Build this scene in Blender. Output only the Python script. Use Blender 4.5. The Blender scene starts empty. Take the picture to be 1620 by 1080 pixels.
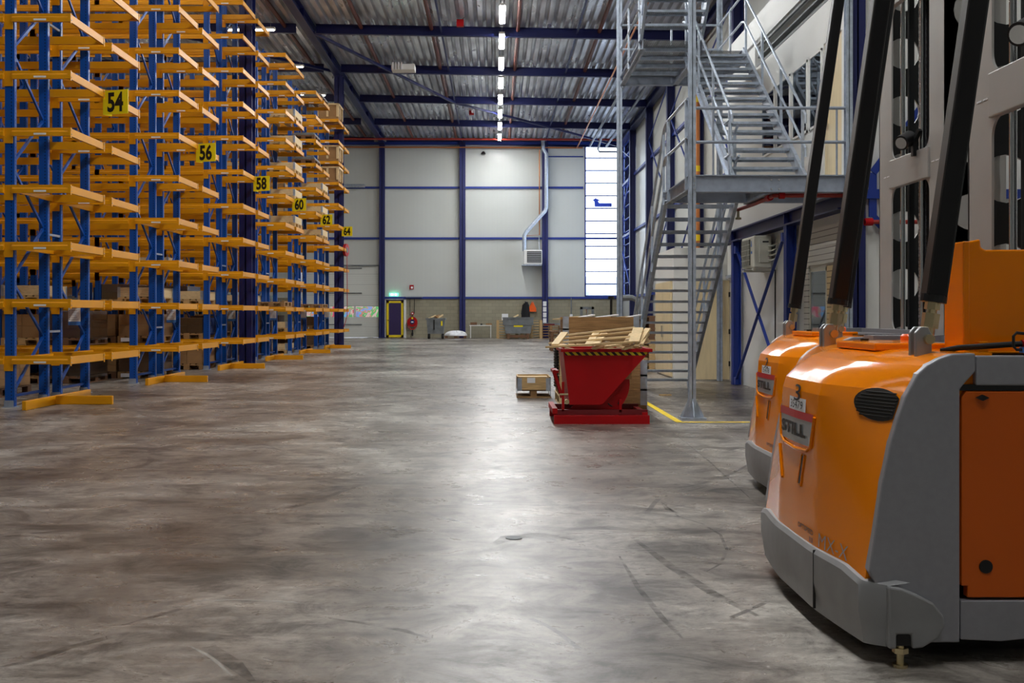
import bpy, bmesh, math, random
from mathutils import Vector, Matrix

# ------------------------------------------------------------------ camera, light, exposure
S = bpy.context.scene
C = S.collection
CAM_H = 1.35
cam_d = bpy.data.cameras.new('camera')
cam = bpy.data.objects.new('camera', cam_d)
C.objects.link(cam)
cam.location = (0, 0, CAM_H)
cam.rotation_euler = (math.pi / 2, 0, 0)
cam_d.sensor_width = 36
cam_d.lens = 36 * 1685 / 1620
cam_d.shift_x = 26 / 1620
cam_d.shift_y = -43 / 1620
cam_d.clip_end = 300
S.camera = cam
S.view_settings.view_transform = 'Standard'
S.view_settings.look = 'None'
S.view_settings.exposure = 0.36
S.view_settings.gamma = 1
S.view_settings.use_curve_mapping = False

world = bpy.data.worlds.new('world')
S.world = world
world.use_nodes = True
bg = world.node_tree.nodes['Background']
bg.inputs[0].default_value = (0.80, 0.89, 1.0, 1)
bg.inputs[1].default_value = 4.0

LED_MAIN = 165.0      # radiance of the lamp tubes over the driving aisle
LED_RACK = 24.0      # radiance of the lamp tubes between the racks

# ------------------------------------------------------------------ materials
M = {}
def lin(c):
    return tuple((v / 255 / 12.92) if v / 255 <= 0.04045 else ((v / 255 + 0.055) / 1.055) ** 2.4 for v in c) + (1,)

def mat(name, rgb, rough=0.5, metal=0.0, noise=0.0, scale=6.0, bump=0.0, bscale=40.0, emit=None, emit_s=0, stretch=None, spec=0.5, coat=0.0, rvar=0.0, coords='Object'):
    m = bpy.data.materials.new(name); m.use_nodes = True
    nt = m.node_tree; b = nt.nodes['Principled BSDF']
    col = lin(rgb)
    b.inputs['Base Color'].default_value = col
    b.inputs['Roughness'].default_value = rough
    b.inputs['Metallic'].default_value = metal
    b.inputs['Specular IOR Level'].default_value = spec
    b.inputs['Coat Weight'].default_value = coat
    b.inputs['Coat Roughness'].default_value = 0.08
    if emit:
        b.inputs['Emission Color'].default_value = lin(emit); b.inputs['Emission Strength'].default_value = emit_s
    if noise or rvar:
        tc = nt.nodes.new('ShaderNodeTexCoord'); mp = nt.nodes.new('ShaderNodeMapping')
        mp.inputs['Scale'].default_value = stretch or (1, 1, 1)
        n = nt.nodes.new('ShaderNodeTexNoise'); n.inputs['Scale'].default_value = scale; n.inputs['Detail'].default_value = 6
        nt.links.new(tc.outputs[coords], mp.inputs[0]); nt.links.new(mp.outputs[0], n.inputs[0])
        if noise:
            r = nt.nodes.new('ShaderNodeMapRange')
            r.inputs['From Min'].default_value = 0.3; r.inputs['From Max'].default_value = 0.7
            r.inputs['To Min'].default_value = 1 - noise; r.inputs['To Max'].default_value = 1 + noise * 0.6
            mx = nt.nodes.new('ShaderNodeVectorMath'); mx.operation = 'SCALE'
            mx.inputs[0].default_value = col[:3]
            nt.links.new(n.outputs[0], r.inputs[0]); nt.links.new(r.outputs[0], mx.inputs['Scale'])
            nt.links.new(mx.outputs[0], b.inputs['Base Color'])
        if rvar:
            r = nt.nodes.new('ShaderNodeMapRange')
            r.inputs['To Min'].default_value = max(0.02, rough - rvar); r.inputs['To Max'].default_value = rough + rvar
            nt.links.new(n.outputs[0], r.inputs[0]); nt.links.new(r.outputs[0], b.inputs['Roughness'])
    if bump:
        tc = nt.nodes.new('ShaderNodeTexCoord')
        n2 = nt.nodes.new('ShaderNodeTexNoise'); n2.inputs['Scale'].default_value = bscale; n2.inputs['Detail'].default_value = 4
        nt.links.new(tc.outputs['Object'], n2.inputs[0])
        bp = nt.nodes.new('ShaderNodeBump'); bp.inputs['Strength'].default_value = bump; bp.inputs['Distance'].default_value = 0.02
        nt.links.new(n2.outputs[0], bp.inputs['Height']); nt.links.new(bp.outputs[0], b.inputs['Normal'])
    M[name] = m
    return m

def nodes_of(m):
    nt = m.node_tree
    return nt, nt.nodes['Principled BSDF'], (lambda t, **k: _mk(nt, t, k)), nt.links.new
def _mk(nt, t, k):
    n = nt.nodes.new(t)
    for a, v in k.items(): setattr(n, a, v)
    return n

mat('rack_orange', (228, 154, 0), 0.38, 0.0, 0.10, 2.0, rvar=0.08)
mat('rack_blue', (0, 70, 156), 0.40, 0.0, 0.10, 3.0)
mat('steel_blue', (14, 24, 88), 0.45, 0.0, 0.12, 1.5)
mat('girt_blue', (16, 48, 136), 0.45)
mat('galv', (182, 192, 206), 0.42, 0.6, 0.2, 12.0, rvar=0.12)
mat('galv_dull', (158, 166, 180), 0.5, 0.35, 0.15, 9.0)
mat('bolt', (200, 200, 200), 0.3, 0.9)
mat('wood', (205, 170, 118), 0.7, 0, 0.28, 5.0, stretch=(1, 14, 14), bump=0.15)
mat('wood_pale', (226, 198, 150), 0.7, 0, 0.2, 5.0, stretch=(2, 10, 10))
mat('wood_old', (160, 122, 78), 0.75, 0, 0.35, 4.0, stretch=(1, 12, 12), bump=0.2)
mat('wood_dark', (118, 84, 58), 0.75, 0, 0.3, 4.0, stretch=(1, 12, 12))
mat('wood_door', (222, 202, 160), 0.45, 0, 0.08, 3.0, stretch=(6, 6, 0.8))
mat('carton', (158, 120, 78), 0.7, 0, 0.12, 3.0)
mat('carton_dark', (96, 72, 50), 0.7, 0, 0.15, 3.0)
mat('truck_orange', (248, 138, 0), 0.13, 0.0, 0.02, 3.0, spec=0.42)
mat('truck_grey', (156, 156, 162), 0.42, 0.25, 0.05, 30.0, bump=0.04, bscale=300)
mat('bumper_grey', (148, 148, 149), 0.5, 0.1, 0.1, 8.0)
mat('mast_grey', (178, 176, 172), 0.42, 0.3, 0.06, 3.0)
mat('black', (18, 18, 20), 0.4)
mat('black_tube', (20, 19, 21), 0.32, 0.2)
mat('rubber', (22, 22, 22), 0.8)
mat('chrome', (225, 228, 232), 0.12, 1.0)
mat('brass', (216, 200, 160), 0.3, 1.0)
mat('brushed', (170, 172, 176), 0.35, 0.8)
mat('red_paint', (168, 2, 10), 0.42, 0, 0.08, 4.0, spec=0.3)
mat('truck_orange_shaded', (214, 96, 4), 0.35, 0, 0.04, 2.0)  # truck orange darkened, shade on the side doors put into the colour
mat('red_dark', (110, 14, 22), 0.5, 0, 0.1, 4.0)
mat('red_pipe', (150, 42, 32), 0.5)
mat('brown_pipe', (104, 54, 42), 0.5)
mat('copper', (205, 128, 74), 0.35, 0.6)
mat('white', (232, 232, 228), 0.5)
mat('white_wall', (222, 222, 218), 0.55, 0, 0.03, 1.0)
mat('ac_white', (208, 206, 192), 0.45)
mat('ac_grille', (84, 84, 74), 0.6)
mat('bin_grey', (118, 122, 124), 0.6, 0.1, 0.3, 3.0)
mat('sign_yellow', (255, 234, 10), 0.45)
mat('ink', (20, 18, 18), 0.5)
mat('label_white', (238, 238, 240), 0.4)
mat('label_blue', (74, 130, 205), 0.4)
mat('label_red', (190, 18, 40), 0.35)
mat('plate_silver', (166, 172, 176), 0.3, 0.4)
mat('paint_yellow', (250, 214, 10), 0.5, 0, 0.12, 8.0)
mat('door_purple', (44, 26, 80), 0.5)
mat('frame_yellow', (235, 205, 20), 0.45)
mat('vest', (240, 96, 20), 0.7)
mat('cloth_black', (22, 22, 26), 0.9)
mat('bag_white', (242, 242, 244), 0.6, 0, 0.08, 8.0, bump=0.5, bscale=14)
mat('hose_red', (170, 20, 24), 0.5)
mat('beacon', (230, 90, 20), 0.3, emit=(230, 80, 10), emit_s=0.15)
mat('exit_green', (60, 190, 130), 0.5, emit=(90, 235, 190), emit_s=3.0)
mat('exit_white', (240, 255, 250), 0.5, emit=(230, 255, 250), emit_s=6.0)
mat('logo_blue', (40, 70, 190), 0.5)
mat('floor_back', (120, 122, 122), 0.5)
mat('outside_wall', (190, 195, 200), 0.8, 0, 0.05, 0.5)
mat('roller_white', (212, 214, 208), 0.5, 0, 0.02, 1)
mat('led_main', (255, 255, 255), 0.5, emit=(252, 253, 252), emit_s=LED_MAIN)
mat('led_rack', (255, 255, 255), 0.5, emit=(255, 246, 226), emit_s=LED_RACK)

def add_stripes(m, axis, pitch, width, depth, colr=None, soft=0.0):
    """narrow grooves every pitch metres along an object axis: bump and a slightly darker line"""
    nt, b, mk, ln = nodes_of(m)
    tc = mk('ShaderNodeTexCoord'); sp = mk('ShaderNodeSeparateXYZ'); ln(tc.outputs['Object'], sp.inputs[0])
    d = mk('ShaderNodeMath', operation='DIVIDE'); d.inputs[1].default_value = pitch; ln(sp.outputs[axis], d.inputs[0])
    f = mk('ShaderNodeMath', operation='FRACT'); ln(d.outputs[0], f.inputs[0])
    l = mk('ShaderNodeMath', operation='LESS_THAN'); l.inputs[1].default_value = width / pitch; ln(f.outputs[0], l.inputs[0])
    mx = mk('ShaderNodeMix', data_type='RGBA')
    src = b.inputs['Base Color'].links[0].from_socket if b.inputs['Base Color'].links else None
    if src: ln(src, mx.inputs['A'])
    else: mx.inputs['A'].default_value = b.inputs['Base Color'].default_value
    base = b.inputs['Base Color'].default_value
    mx.inputs['B'].default_value = lin(colr) if colr else tuple(v * 0.55 for v in base[:3]) + (1,)
    ln(l.outputs[0], mx.inputs['Factor']); ln(mx.outputs['Result'], b.inputs['Base Color'])

# sandwich panel walls
for nm, ax in (('panel_back', 'X'), ('panel_side', 'Y')):
    m = mat(nm, (200, 203, 199), 0.34, 0, 0.03, 0.4)
    add_stripes(m, ax, 1.02, 0.012, 0, (154, 156, 148))
    add_stripes(m, ax, 0.085, 0.018, 0, (184, 186, 177))
m = mat('siding', (216, 214, 206), 0.5); add_stripes(m, 'Z', 0.085, 0.012, 0, (120, 118, 112))
m = mat('wood_siding', (214, 190, 140), 0.5, 0, 0.1, 3); add_stripes(m, 'Z', 0.085, 0.012, 0, (110, 90, 60))
m = mat('door_sections', (214, 216, 210), 0.45); add_stripes(m, 'Z', 0.61, 0.02, 0, (150, 152, 150)); add_stripes(m, 'Z', 0.122, 0.008, 0, (196, 198, 193))

# block plinth of the end wall
m = mat('block_wall', (150, 142, 118), 0.8)
nt, b, mk, ln = nodes_of(m)
tc = mk('ShaderNodeTexCoord'); mp = mk('ShaderNodeMapping'); mp.inputs['Rotation'].default_value = (math.pi / 2, 0, 0)
ln(tc.outputs['Object'], mp.inputs[0])
br = mk('ShaderNodeTexBrick'); br.inputs['Scale'].default_value = 1.0
br.inputs['Brick Width'].default_value = 0.4; br.inputs['Row Height'].default_value = 0.2; br.inputs['Mortar Size'].default_value = 0.008
br.inputs['Color1'].default_value = lin((156, 150, 128)); br.inputs['Color2'].default_value = lin((146, 140, 120)); br.inputs['Mortar'].default_value = lin((132, 126, 108))
ln(mp.outputs[0], br.inputs[0]); ln(br.outputs[0], b.inputs['Base Color'])

# hazard tape
m = mat('hazard', (225, 205, 30), 0.45)
nt, b, mk, ln = nodes_of(m)
tc = mk('ShaderNodeTexCoord'); sp = mk('ShaderNodeSeparateXYZ'); ln(tc.outputs['Object'], sp.inputs[0])
a1 = mk('ShaderNodeMath', operation='ADD'); ln(sp.outputs['X'], a1.inputs[0]); ln(sp.outputs['Z'], a1.inputs[1])
d = mk('ShaderNodeMath', operation='DIVIDE'); d.inputs[1].default_value = 0.088; ln(a1.outputs[0], d.inputs[0])
f = mk('ShaderNodeMath', operation='FRACT'); ln(d.outputs[0], f.inputs[0])
l = mk('ShaderNodeMath', operation='LESS_THAN'); l.inputs[1].default_value = 0.5; ln(f.outputs[0], l.inputs[0])
mx = mk('ShaderNodeMix', data_type='RGBA'); mx.inputs['A'].default_value = lin((215, 195, 25)); mx.inputs['B'].default_value = lin((20, 18, 16))
ln(l.outputs[0], mx.inputs['Factor']); ln(mx.outputs['Result'], b.inputs['Base Color'])

# punched rack upright: dark slots in the blue
m = mat('rack_upright', (0, 74, 162), 0.34)
nt, b, mk, ln = nodes_of(m)
tc = mk('ShaderNodeTexCoord'); sp = mk('ShaderNodeSeparateXYZ'); ln(tc.outputs['Object'], sp.inputs[0])
def slot(sock, off, pitch, lo, hi):
    a = mk('ShaderNodeMath', operation='ADD'); a.inputs[1].default_value = off; ln(sock, a.inputs[0])
    if pitch:
        d_ = mk('ShaderNodeMath', operation='DIVIDE'); d_.inputs[1].default_value = pitch; ln(a.outputs[0], d_.inputs[0])
        a = mk('ShaderNodeMath', operation='FRACT'); ln(d_.outputs[0], a.inputs[0])
    g = mk('ShaderNodeMath', operation='GREATER_THAN'); g.inputs[1].default_value = lo; ln(a.outputs[0], g.inputs[0])
    h = mk('ShaderNodeMath', operation='LESS_THAN'); h.inputs[1].default_value = hi; ln(a.outputs[0], h.inputs[0])
    r = mk('ShaderNodeMath', operation='MULTIPLY'); ln(g.outputs[0], r.inputs[0]); ln(h.outputs[0], r.inputs[1]); return r.outputs[0]
zz = slot(sp.outputs['Z'], 0, 0.05, 0.3, 0.75)
yy = slot(sp.outputs['Y'], 0.0, 0, -0.008, 0.008)
xx = slot(sp.outputs['X'], 0.0, 0, 0.028, 0.042)
o = mk('ShaderNodeMath', operation='MAXIMUM'); ln(yy, o.inputs[0]); ln(xx, o.inputs[1])
k_ = mk('ShaderNodeMath', operation='MULTIPLY'); ln(o.outputs[0], k_.inputs[0]); ln(zz, k_.inputs[1])
mx = mk('ShaderNodeMix', data_type='RGBA'); mx.inputs['A'].default_value = lin((0, 74, 162)); mx.inputs['B'].default_value = lin((6, 16, 40))
ln(k_.outputs[0], mx.inputs['Factor']); ln(mx.outputs['Result'], b.inputs['Base Color'])

# galvanised roof deck with dirt streaks
m = mat('roof_deck', (150, 156, 166), 0.34, 0.6)
nt, b, mk, ln = nodes_of(m)
tc = mk('ShaderNodeTexCoord'); mp = mk('ShaderNodeMapping'); mp.inputs['Scale'].default_value = (0.8, 0.3, 1)
n = mk('ShaderNodeTexNoise'); n.inputs['Scale'].default_value = 1.5; n.inputs['Detail'].default_value = 2
ln(tc.outputs['Object'], mp.inputs[0]); ln(mp.outputs[0], n.inputs[0])
cr = mk('ShaderNodeValToRGB'); cr.color_ramp.elements[0].position = 0.35; cr.color_ramp.elements[0].color = lin((178, 180, 188)); cr.color_ramp.elements[1].position = 0.62; cr.color_ramp.elements[1].color = lin((232, 236, 242))
ln(n.outputs[0], cr.inputs[0]); ln(cr.outputs[0], b.inputs['Base Color'])
mr = mk('ShaderNodeMapRange'); mr.inputs['To Min'].default_value = 0.4; mr.inputs['To Max'].default_value = 0.2
ln(n.outputs[0], mr.inputs[0]); ln(mr.outputs[0], b.inputs['Roughness'])

# open grating
m = mat('grating', (150, 156, 160), 0.45, 0.7)
nt, b, mk, ln = nodes_of(m)
tc = mk('ShaderNodeTexCoord'); sp = mk('ShaderNodeSeparateXYZ'); ln(tc.outputs['Object'], sp.inputs[0])
def bars(sock, pitch, w):
    d_ = mk('ShaderNodeMath', operation='DIVIDE'); d_.inputs[1].default_value = pitch; ln(sock, d_.inputs[0])
    f_ = mk('ShaderNodeMath', operation='FRACT'); ln(d_.outputs[0], f_.inputs[0])
    l_ = mk('ShaderNodeMath', operation='LESS_THAN'); l_.inputs[1].default_value = w; ln(f_.outputs[0], l_.inputs[0]); return l_.outputs[0]
o = mk('ShaderNodeMath', operation='MAXIMUM'); ln(bars(sp.outputs['X'], 0.034, 0.42), o.inputs[0]); ln(bars(sp.outputs['Y'], 0.068, 0.40), o.inputs[1])
ln(o.outputs[0], b.inputs['Alpha'])

# glass panes and stretch film
def glassy(name, tint, amount, rough=0.02):
    m = bpy.data.materials.new(name); m.use_nodes = True; nt = m.node_tree
    nt.nodes.remove(nt.nodes['Principled BSDF'])
    o = nt.nodes['Material Output']; t = nt.nodes.new('ShaderNodeBsdfTransparent'); g = nt.nodes.new('ShaderNodeBsdfGlossy'); x = nt.nodes.new('ShaderNodeMixShader')
    t.inputs[0].default_value = tint; g.inputs['Roughness'].default_value = rough; g.inputs[0].default_value = (0.9, 0.95, 1, 1)
    fr = nt.nodes.new('ShaderNodeFresnel'); fr.inputs[0].default_value = 1.45
    ad = nt.nodes.new('ShaderNodeMath'); ad.operation = 'ADD'; ad.inputs[1].default_value = amount
    nt.links.new(fr.outputs[0], ad.inputs[0]); nt.links.new(ad.outputs[0], x.inputs[0])
    nt.links.new(t.outputs[0], x.inputs[1]); nt.links.new(g.outputs[0], x.inputs[2]); nt.links.new(x.outputs[0], o.inputs[0])
    M[name] = m
glassy('glass', (0.95, 0.97, 1, 1), 0.02)
glassy('office_glass', (0.75, 0.82, 0.88, 1), 0.12)
glassy('film', (0.92, 0.92, 0.94, 1), 0.22, 0.2)

# colourful lorry side seen through the dock door panes
m = mat('poster_colours', (200, 160, 150), 0.5)
nt, b, mk, ln = nodes_of(m)
tc = mk('ShaderNodeTexCoord'); v = mk('ShaderNodeTexNoise'); v.inputs['Scale'].default_value = 1.3; v.inputs['Distortion'].default_value = 1.5
ln(tc.outputs['Object'], v.inputs[0])
cr = mk('ShaderNodeValToRGB'); cr.color_ramp.interpolation = 'CONSTANT'
for i, (p, c) in enumerate(((0, (230, 90, 110)), (0.38, (250, 200, 190)), (0.46, (110, 200, 110)), (0.52, (240, 150, 130)), (0.58, (130, 190, 235)), (0.66, (170, 160, 220)))):
    e = cr.color_ramp.elements[0] if i == 0 else (cr.color_ramp.elements[1] if i == 1 else cr.color_ramp.elements.new(p))
    e.position = p; e.color = lin(c)
s2 = mk('ShaderNodeSeparateColor'); ln(v.outputs['Color'], s2.inputs[0]); ln(s2.outputs[0], cr.inputs[0]); ln(cr.outputs[0], b.inputs['Base Color'])

# polished, worn concrete
m = mat('concrete', (120, 116, 112), 0.3)
nt, b, mk, ln = nodes_of(m)
tc = mk('ShaderNodeTexCoord')
def noise(sc, det, stretch=(1, 1, 1), rot=0, rough=0.6, dist=0):
    mp_ = mk('ShaderNodeMapping'); mp_.inputs['Scale'].default_value = stretch; mp_.inputs['Rotation'].default_value = (0, 0, rot)
    n_ = mk('ShaderNodeTexNoise'); n_.inputs['Scale'].default_value = sc; n_.inputs['Detail'].default_value = det; n_.inputs['Roughness'].default_value = rough; n_.inputs['Distortion'].default_value = dist
    ln(tc.outputs['Object'], mp_.inputs[0]); ln(mp_.outputs[0], n_.inputs[0]); return n_.outputs[0]
def ramp(s, stops):
    r_ = mk('ShaderNodeValToRGB'); ln(s, r_.inputs[0])
    for i, (p, c) in enumerate(stops):
        e = r_.color_ramp.elements[i] if i < 2 else r_.color_ramp.elements.new(p)
        e.position = p; e.color = c
    return r_.outputs[0]
def mixc(fac, a_, b_, mode='MIX'):
    x_ = mk('ShaderNodeMix', data_type='RGBA', blend_type=mode)
    for s_, v_ in (('Factor', fac), ('A', a_), ('B', b_)):
        if isinstance(v_, (float, int, tuple)): x_.inputs[s_].default_value = v_
        else: ln(v_, x_.inputs[s_])
    return x_.outputs['Result']
big = noise(0.35, 8, (1, 0.8, 1), 0.3, 0.62, 0.4)
c0 = ramp(big, ((0.36, lin((84, 76, 69))), (0.5, lin((134, 127, 120))), (0.64, lin((182, 178, 171)))))
mid = noise(2.2, 10, (1, 1.3, 1), 0.7, 0.7, 0.8)
c1 = mixc(0.85, c0, ramp(mid, ((0.38, (0.26, 0.24, 0.23, 1)), (0.48, (0.82, 0.81, 0.80, 1)), (0.64, (1.3, 1.3, 1.29, 1)))), 'MULTIPLY')
sk = noise(1.6, 10, (0.55, 2.4, 1), 0.12, 0.7, 0.3)
c2 = mixc(0.68, c1, ramp(sk, ((0.36, (0.38, 0.35, 0.33, 1)), (0.47, (0.95, 0.95, 0.95, 1)), (0.62, (1.25, 1.25, 1.25, 1)))), 'MULTIPLY')
fine = noise(9, 14, (1, 1.5, 1), 0.2, 0.85)
c3 = mixc(0.85, c2, ramp(fine, ((0.38, (0.30, 0.28, 0.27, 1)), (0.47, (0.92, 0.91, 0.9, 1)), (0.60, (1.3, 1.3, 1.3, 1)))), 'MULTIPLY')
pit = noise(22, 6, (1, 1, 1), 1.0, 0.7)
c3 = mixc(0.6, c3, ramp(pit, ((0.30, (0.15, 0.14, 0.14, 1)), (0.36, (1, 1, 1, 1)))), 'MULTIPLY')
def lines(rot, sc, th, stren, dist=5.0, sx=1.0):
    mp_ = mk('ShaderNodeMapping'); mp_.inputs['Rotation'].default_value = (0, 0, rot); mp_.inputs['Location'].default_value = (rot * 3, 1, 0)
    w_ = mk('ShaderNodeTexWave', wave_type='RINGS'); w_.inputs['Scale'].default_value = sc; w_.inputs['Distortion'].default_value = dist; w_.inputs['Detail'].default_value = 3; w_.inputs['Detail Scale'].default_value = 0.6
    ln(tc.outputs['Object'], mp_.inputs[0]); ln(mp_.outputs[0], w_.inputs[0])
    g_ = mk('ShaderNodeMath', operation='GREATER_THAN'); g_.inputs[1].default_value = th; ln(w_.outputs['Fac'], g_.inputs[0])
    q_ = noise(1.1, 3, (1, 1, 1), rot + 1)
    h_ = mk('ShaderNodeMath', operation='GREATER_THAN'); h_.inputs[1].default_value = 0.55; ln(q_, h_.inputs[0])
    t_ = mk('ShaderNodeMath', operation='MULTIPLY'); ln(g_.outputs[0], t_.inputs[0]); ln(h_.outputs[0], t_.inputs[1])
    u_ = mk('ShaderNodeMath', operation='MULTIPLY'); ln(t_.outputs[0], u_.inputs[0]); u_.inputs[1].default_value = stren
    return u_.outputs[0]
c4 = mixc(lines(0.9, 0.22, 0.9993, 0.55, 9), c3, lin((48, 45, 43)))
c5 = mixc(lines(2.2, 0.12, 0.9992, 0.6, 14), c4, lin((50, 46, 44)))
c6 = c5
# saw-cut joints every six metres
sp = mk('ShaderNodeSeparateXYZ'); ln(tc.outputs['Object'], sp.inputs[0])
def joint(sock, off, pitch, w):
    a_ = mk('ShaderNodeMath', operation='ADD'); a_.inputs[1].default_value = off + 600; ln(sock, a_.inputs[0])
    m_ = mk('ShaderNodeMath', operation='MODULO'); m_.inputs[1].default_value = pitch; ln(a_.outputs[0], m_.inputs[0])
    l_ = mk('ShaderNodeMath', operation='LESS_THAN'); l_.inputs[1].default_value = w; ln(m_.outputs[0], l_.inputs[0]); return l_.outputs[0]
jo = mk('ShaderNodeMath', operation='MAXIMUM'); ln(joint(sp.outputs['X'], -2.55 + 6, 6, 0.008), jo.inputs[0]); ln(joint(sp.outputs['Y'], -7.75 + 6, 6, 0.010), jo.inputs[1])
jf = mk('ShaderNodeMath', operation='MULTIPLY'); ln(jo.outputs[0], jf.inputs[0]); jf.inputs[1].default_value = 0.6
c7 = mixc(jf.outputs[0], c6, lin((60, 56, 52)))
ln(c7, b.inputs['Base Color'])
rr = mk('ShaderNodeMapRange'); rr.inputs['From Min'].default_value = 0.3; rr.inputs['From Max'].default_value = 0.7; rr.inputs['To Min'].default_value = 0.42; rr.inputs['To Max'].default_value = 0.21
ln(mid, rr.inputs[0]); ln(rr.outputs[0], b.inputs['Roughness'])
bp = mk('ShaderNodeBump'); bp.inputs['Strength'].default_value = 0.16; bp.inputs['Distance'].default_value = 0.008; ln(fine, bp.inputs['Height'])
bp2 = mk('ShaderNodeBump'); bp2.inputs['Strength'].default_value = 0.08; bp2.inputs['Distance'].default_value = 0.04; ln(sk, bp2.inputs['Height']); ln(bp.outputs[0], bp2.inputs['Normal'])
ln(bp2.outputs[0], b.inputs['Normal'])

m = mat('skid', (30, 27, 26), 0.35); m.node_tree.nodes['Principled BSDF'].inputs['Alpha'].default_value = 0.42
nt, b, mk, ln = nodes_of(m)
tc = mk('ShaderNodeTexCoord'); n_ = mk('ShaderNodeTexNoise'); n_.inputs['Scale'].default_value = 9; n_.inputs['Detail'].default_value = 5; ln(tc.outputs['Object'], n_.inputs[0])
r_ = mk('ShaderNodeMapRange'); r_.inputs['From Min'].default_value = 0.35; r_.inputs['From Max'].default_value = 0.65; r_.inputs['To Min'].default_value = 0.0; r_.inputs['To Max'].default_value = 0.42
ln(n_.outputs[0], r_.inputs[0]); ln(r_.outputs[0], b.inputs['Alpha'])
m = mat('scrape', (205, 200, 192), 0.4); nt, b, mk, ln = nodes_of(m); b.inputs['Alpha'].default_value = 0.4
# ------------------------------------------------------------------ helpers
class MB:
    def __init__(s): s.v = []; s.f = []
    def add(s, vs, fs):
        n = len(s.v); s.v += [tuple(v) for v in vs]; s.f += [tuple(i + n for i in f) for f in fs]; return s
    def box(s, x0, x1, y0, y1, z0, z1):
        return s.add([(x0, y0, z0), (x1, y0, z0), (x1, y1, z0), (x0, y1, z0), (x0, y0, z1), (x1, y0, z1), (x1, y1, z1), (x0, y1, z1)],
                     [(0, 3, 2, 1), (4, 5, 6, 7), (0, 1, 5, 4), (1, 2, 6, 5), (2, 3, 7, 6), (3, 0, 4, 7)])
    def frame_of(s, d, up=None):
        d = Vector(d).normalized()
        u = Vector(up) if up else (Vector((0, 0, 1)) if abs(d.z) < 0.95 else Vector((1, 0, 0)))
        a = d.cross(u).normalized(); return a, a.cross(d).normalized()
    def bar(s, p, q, w, h, up=None):
        p, q = Vector(p), Vector(q); a, b_ = s.frame_of(q - p, up)
        vs = [e + a * (i * w / 2) + b_ * (j * h / 2) for e in (p, q) for i, j in ((-1, -1), (1, -1), (1, 1), (-1, 1))]
        return s.add(vs, [(0, 1, 2, 3), (7, 6, 5, 4), (0, 4, 5, 1), (1, 5, 6, 2), (2, 6, 7, 3), (3, 7, 4, 0)])
    def cyl(s, p, q, r, n=12, r2=None):
        p, q = Vector(p), Vector(q); a, b_ = s.frame_of(q - p); r2 = r if r2 is None else r2
        vs = [e + (a * math.cos(2 * math.pi * k / n) + b_ * math.sin(2 * math.pi * k / n)) * rr_ for e, rr_ in ((p, r), (q, r2)) for k in range(n)]
        fs = [(k, (k + 1) % n, n + (k + 1) % n, n + k) for k in range(n)] + [tuple(range(n))[::-1], tuple(range(n, 2 * n))]
        return s.add(vs, fs)
    def tube(s, pts, r, n=8, closed=False):
        P = [Vector(p) for p in pts]; m_ = len(P); vs = []; pa = None
        for i in range(m_):
            if closed: d = P[(i + 1) % m_] - P[i - 1]
            else: d = P[min(i + 1, m_ - 1)] - P[max(i - 1, 0)]
            d.normalize()
            if pa is None: a, _ = s.frame_of(d)
            else:
                a = (pa - d * pa.dot(d))
                a = a.normalized() if a.length > 1e-6 else s.frame_of(d)[0]
            pa = a; b_ = a.cross(d)
            vs += [P[i] + (a * math.cos(2 * math.pi * k / n) + b_ * math.sin(2 * math.pi * k / n)) * r for k in range(n)]
        fs = []
        for i in range(m_ if closed else m_ - 1):
            j = (i + 1) % m_
            fs += [(i * n + k, i * n + (k + 1) % n, j * n + (k + 1) % n, j * n + k) for k in range(n)]
        if not closed: fs += [tuple(range(n))[::-1], tuple(range((m_ - 1) * n, m_ * n))]
        return s.add(vs, fs)
    def prism(s, poly, axis, a, b_):
        """poly: 2D points in the other two axes (x,z for axis y; y,z for axis x; x,y for axis z)"""
        def P(u, v, w): return {'x': (w, u, v), 'y': (u, w, v), 'z': (u, v, w)}[axis]
        n = len(poly)
        return s.add([P(u, v, a) for u, v in poly] + [P(u, v, b_) for u, v in poly],
                     [tuple(range(n)), tuple(range(n, 2 * n))[::-1]] + [(k, (k + 1) % n, n + (k + 1) % n, n + k) for k in range(n)])
    def lathe(s, prof, n=24, o=(0, 0, 0)):
        vs = [(o[0] + r * math.cos(2 * math.pi * k / n), o[1] + r * math.sin(2 * math.pi * k / n), o[2] + z) for r, z in prof for k in range(n)]
        fs = [(i * n + k, i * n + (k + 1) % n, (i + 1) * n + (k + 1) % n, (i + 1) * n + k) for i in range(len(prof) - 1) for k in range(n)]
        fs += [tuple(range(n))[::-1], tuple(range((len(prof) - 1) * n, len(prof) * n))]
        return s.add(vs, fs)
    def grid(s, fn, nu, nv):
        vs = [fn(i / nu, j / nv) for i in range(nu + 1) for j in range(nv + 1)]
        return s.add(vs, [(i * (nv + 1) + j, (i + 1) * (nv + 1) + j, (i + 1) * (nv + 1) + j + 1, i * (nv + 1) + j + 1) for i in range(nu) for j in range(nv)])
    def mesh(s, name, m_, off=(0, 0, 0), smooth=False, bevel=0.0, normals=True, sharp=0.6):
        me = bpy.data.meshes.new(name)
        me.from_pydata([(v[0] - off[0], v[1] - off[1], v[2] - off[2]) for v in s.v], [], s.f)
        bm = bmesh.new(); bm.from_mesh(me)
        if normals: bmesh.ops.recalc_face_normals(bm, faces=bm.faces)
        if bevel:
            es = [e for e in bm.edges if len(e.link_faces) == 2 and e.calc_face_angle(0) > 0.5]
            bmesh.ops.bevel(bm, geom=es, offset=bevel, segments=2, profile=0.5, affect='EDGES', clamp_overlap=True)
        if smooth:
            for f in bm.faces: f.smooth = True
            for e in bm.edges:
                if len(e.link_faces) == 2 and e.calc_face_angle(0) > sharp: e.smooth = False
        bm.to_mesh(me); bm.free()
        me.materials.append(M[m_] if isinstance(m_, str) else m_)
        return me

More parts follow.
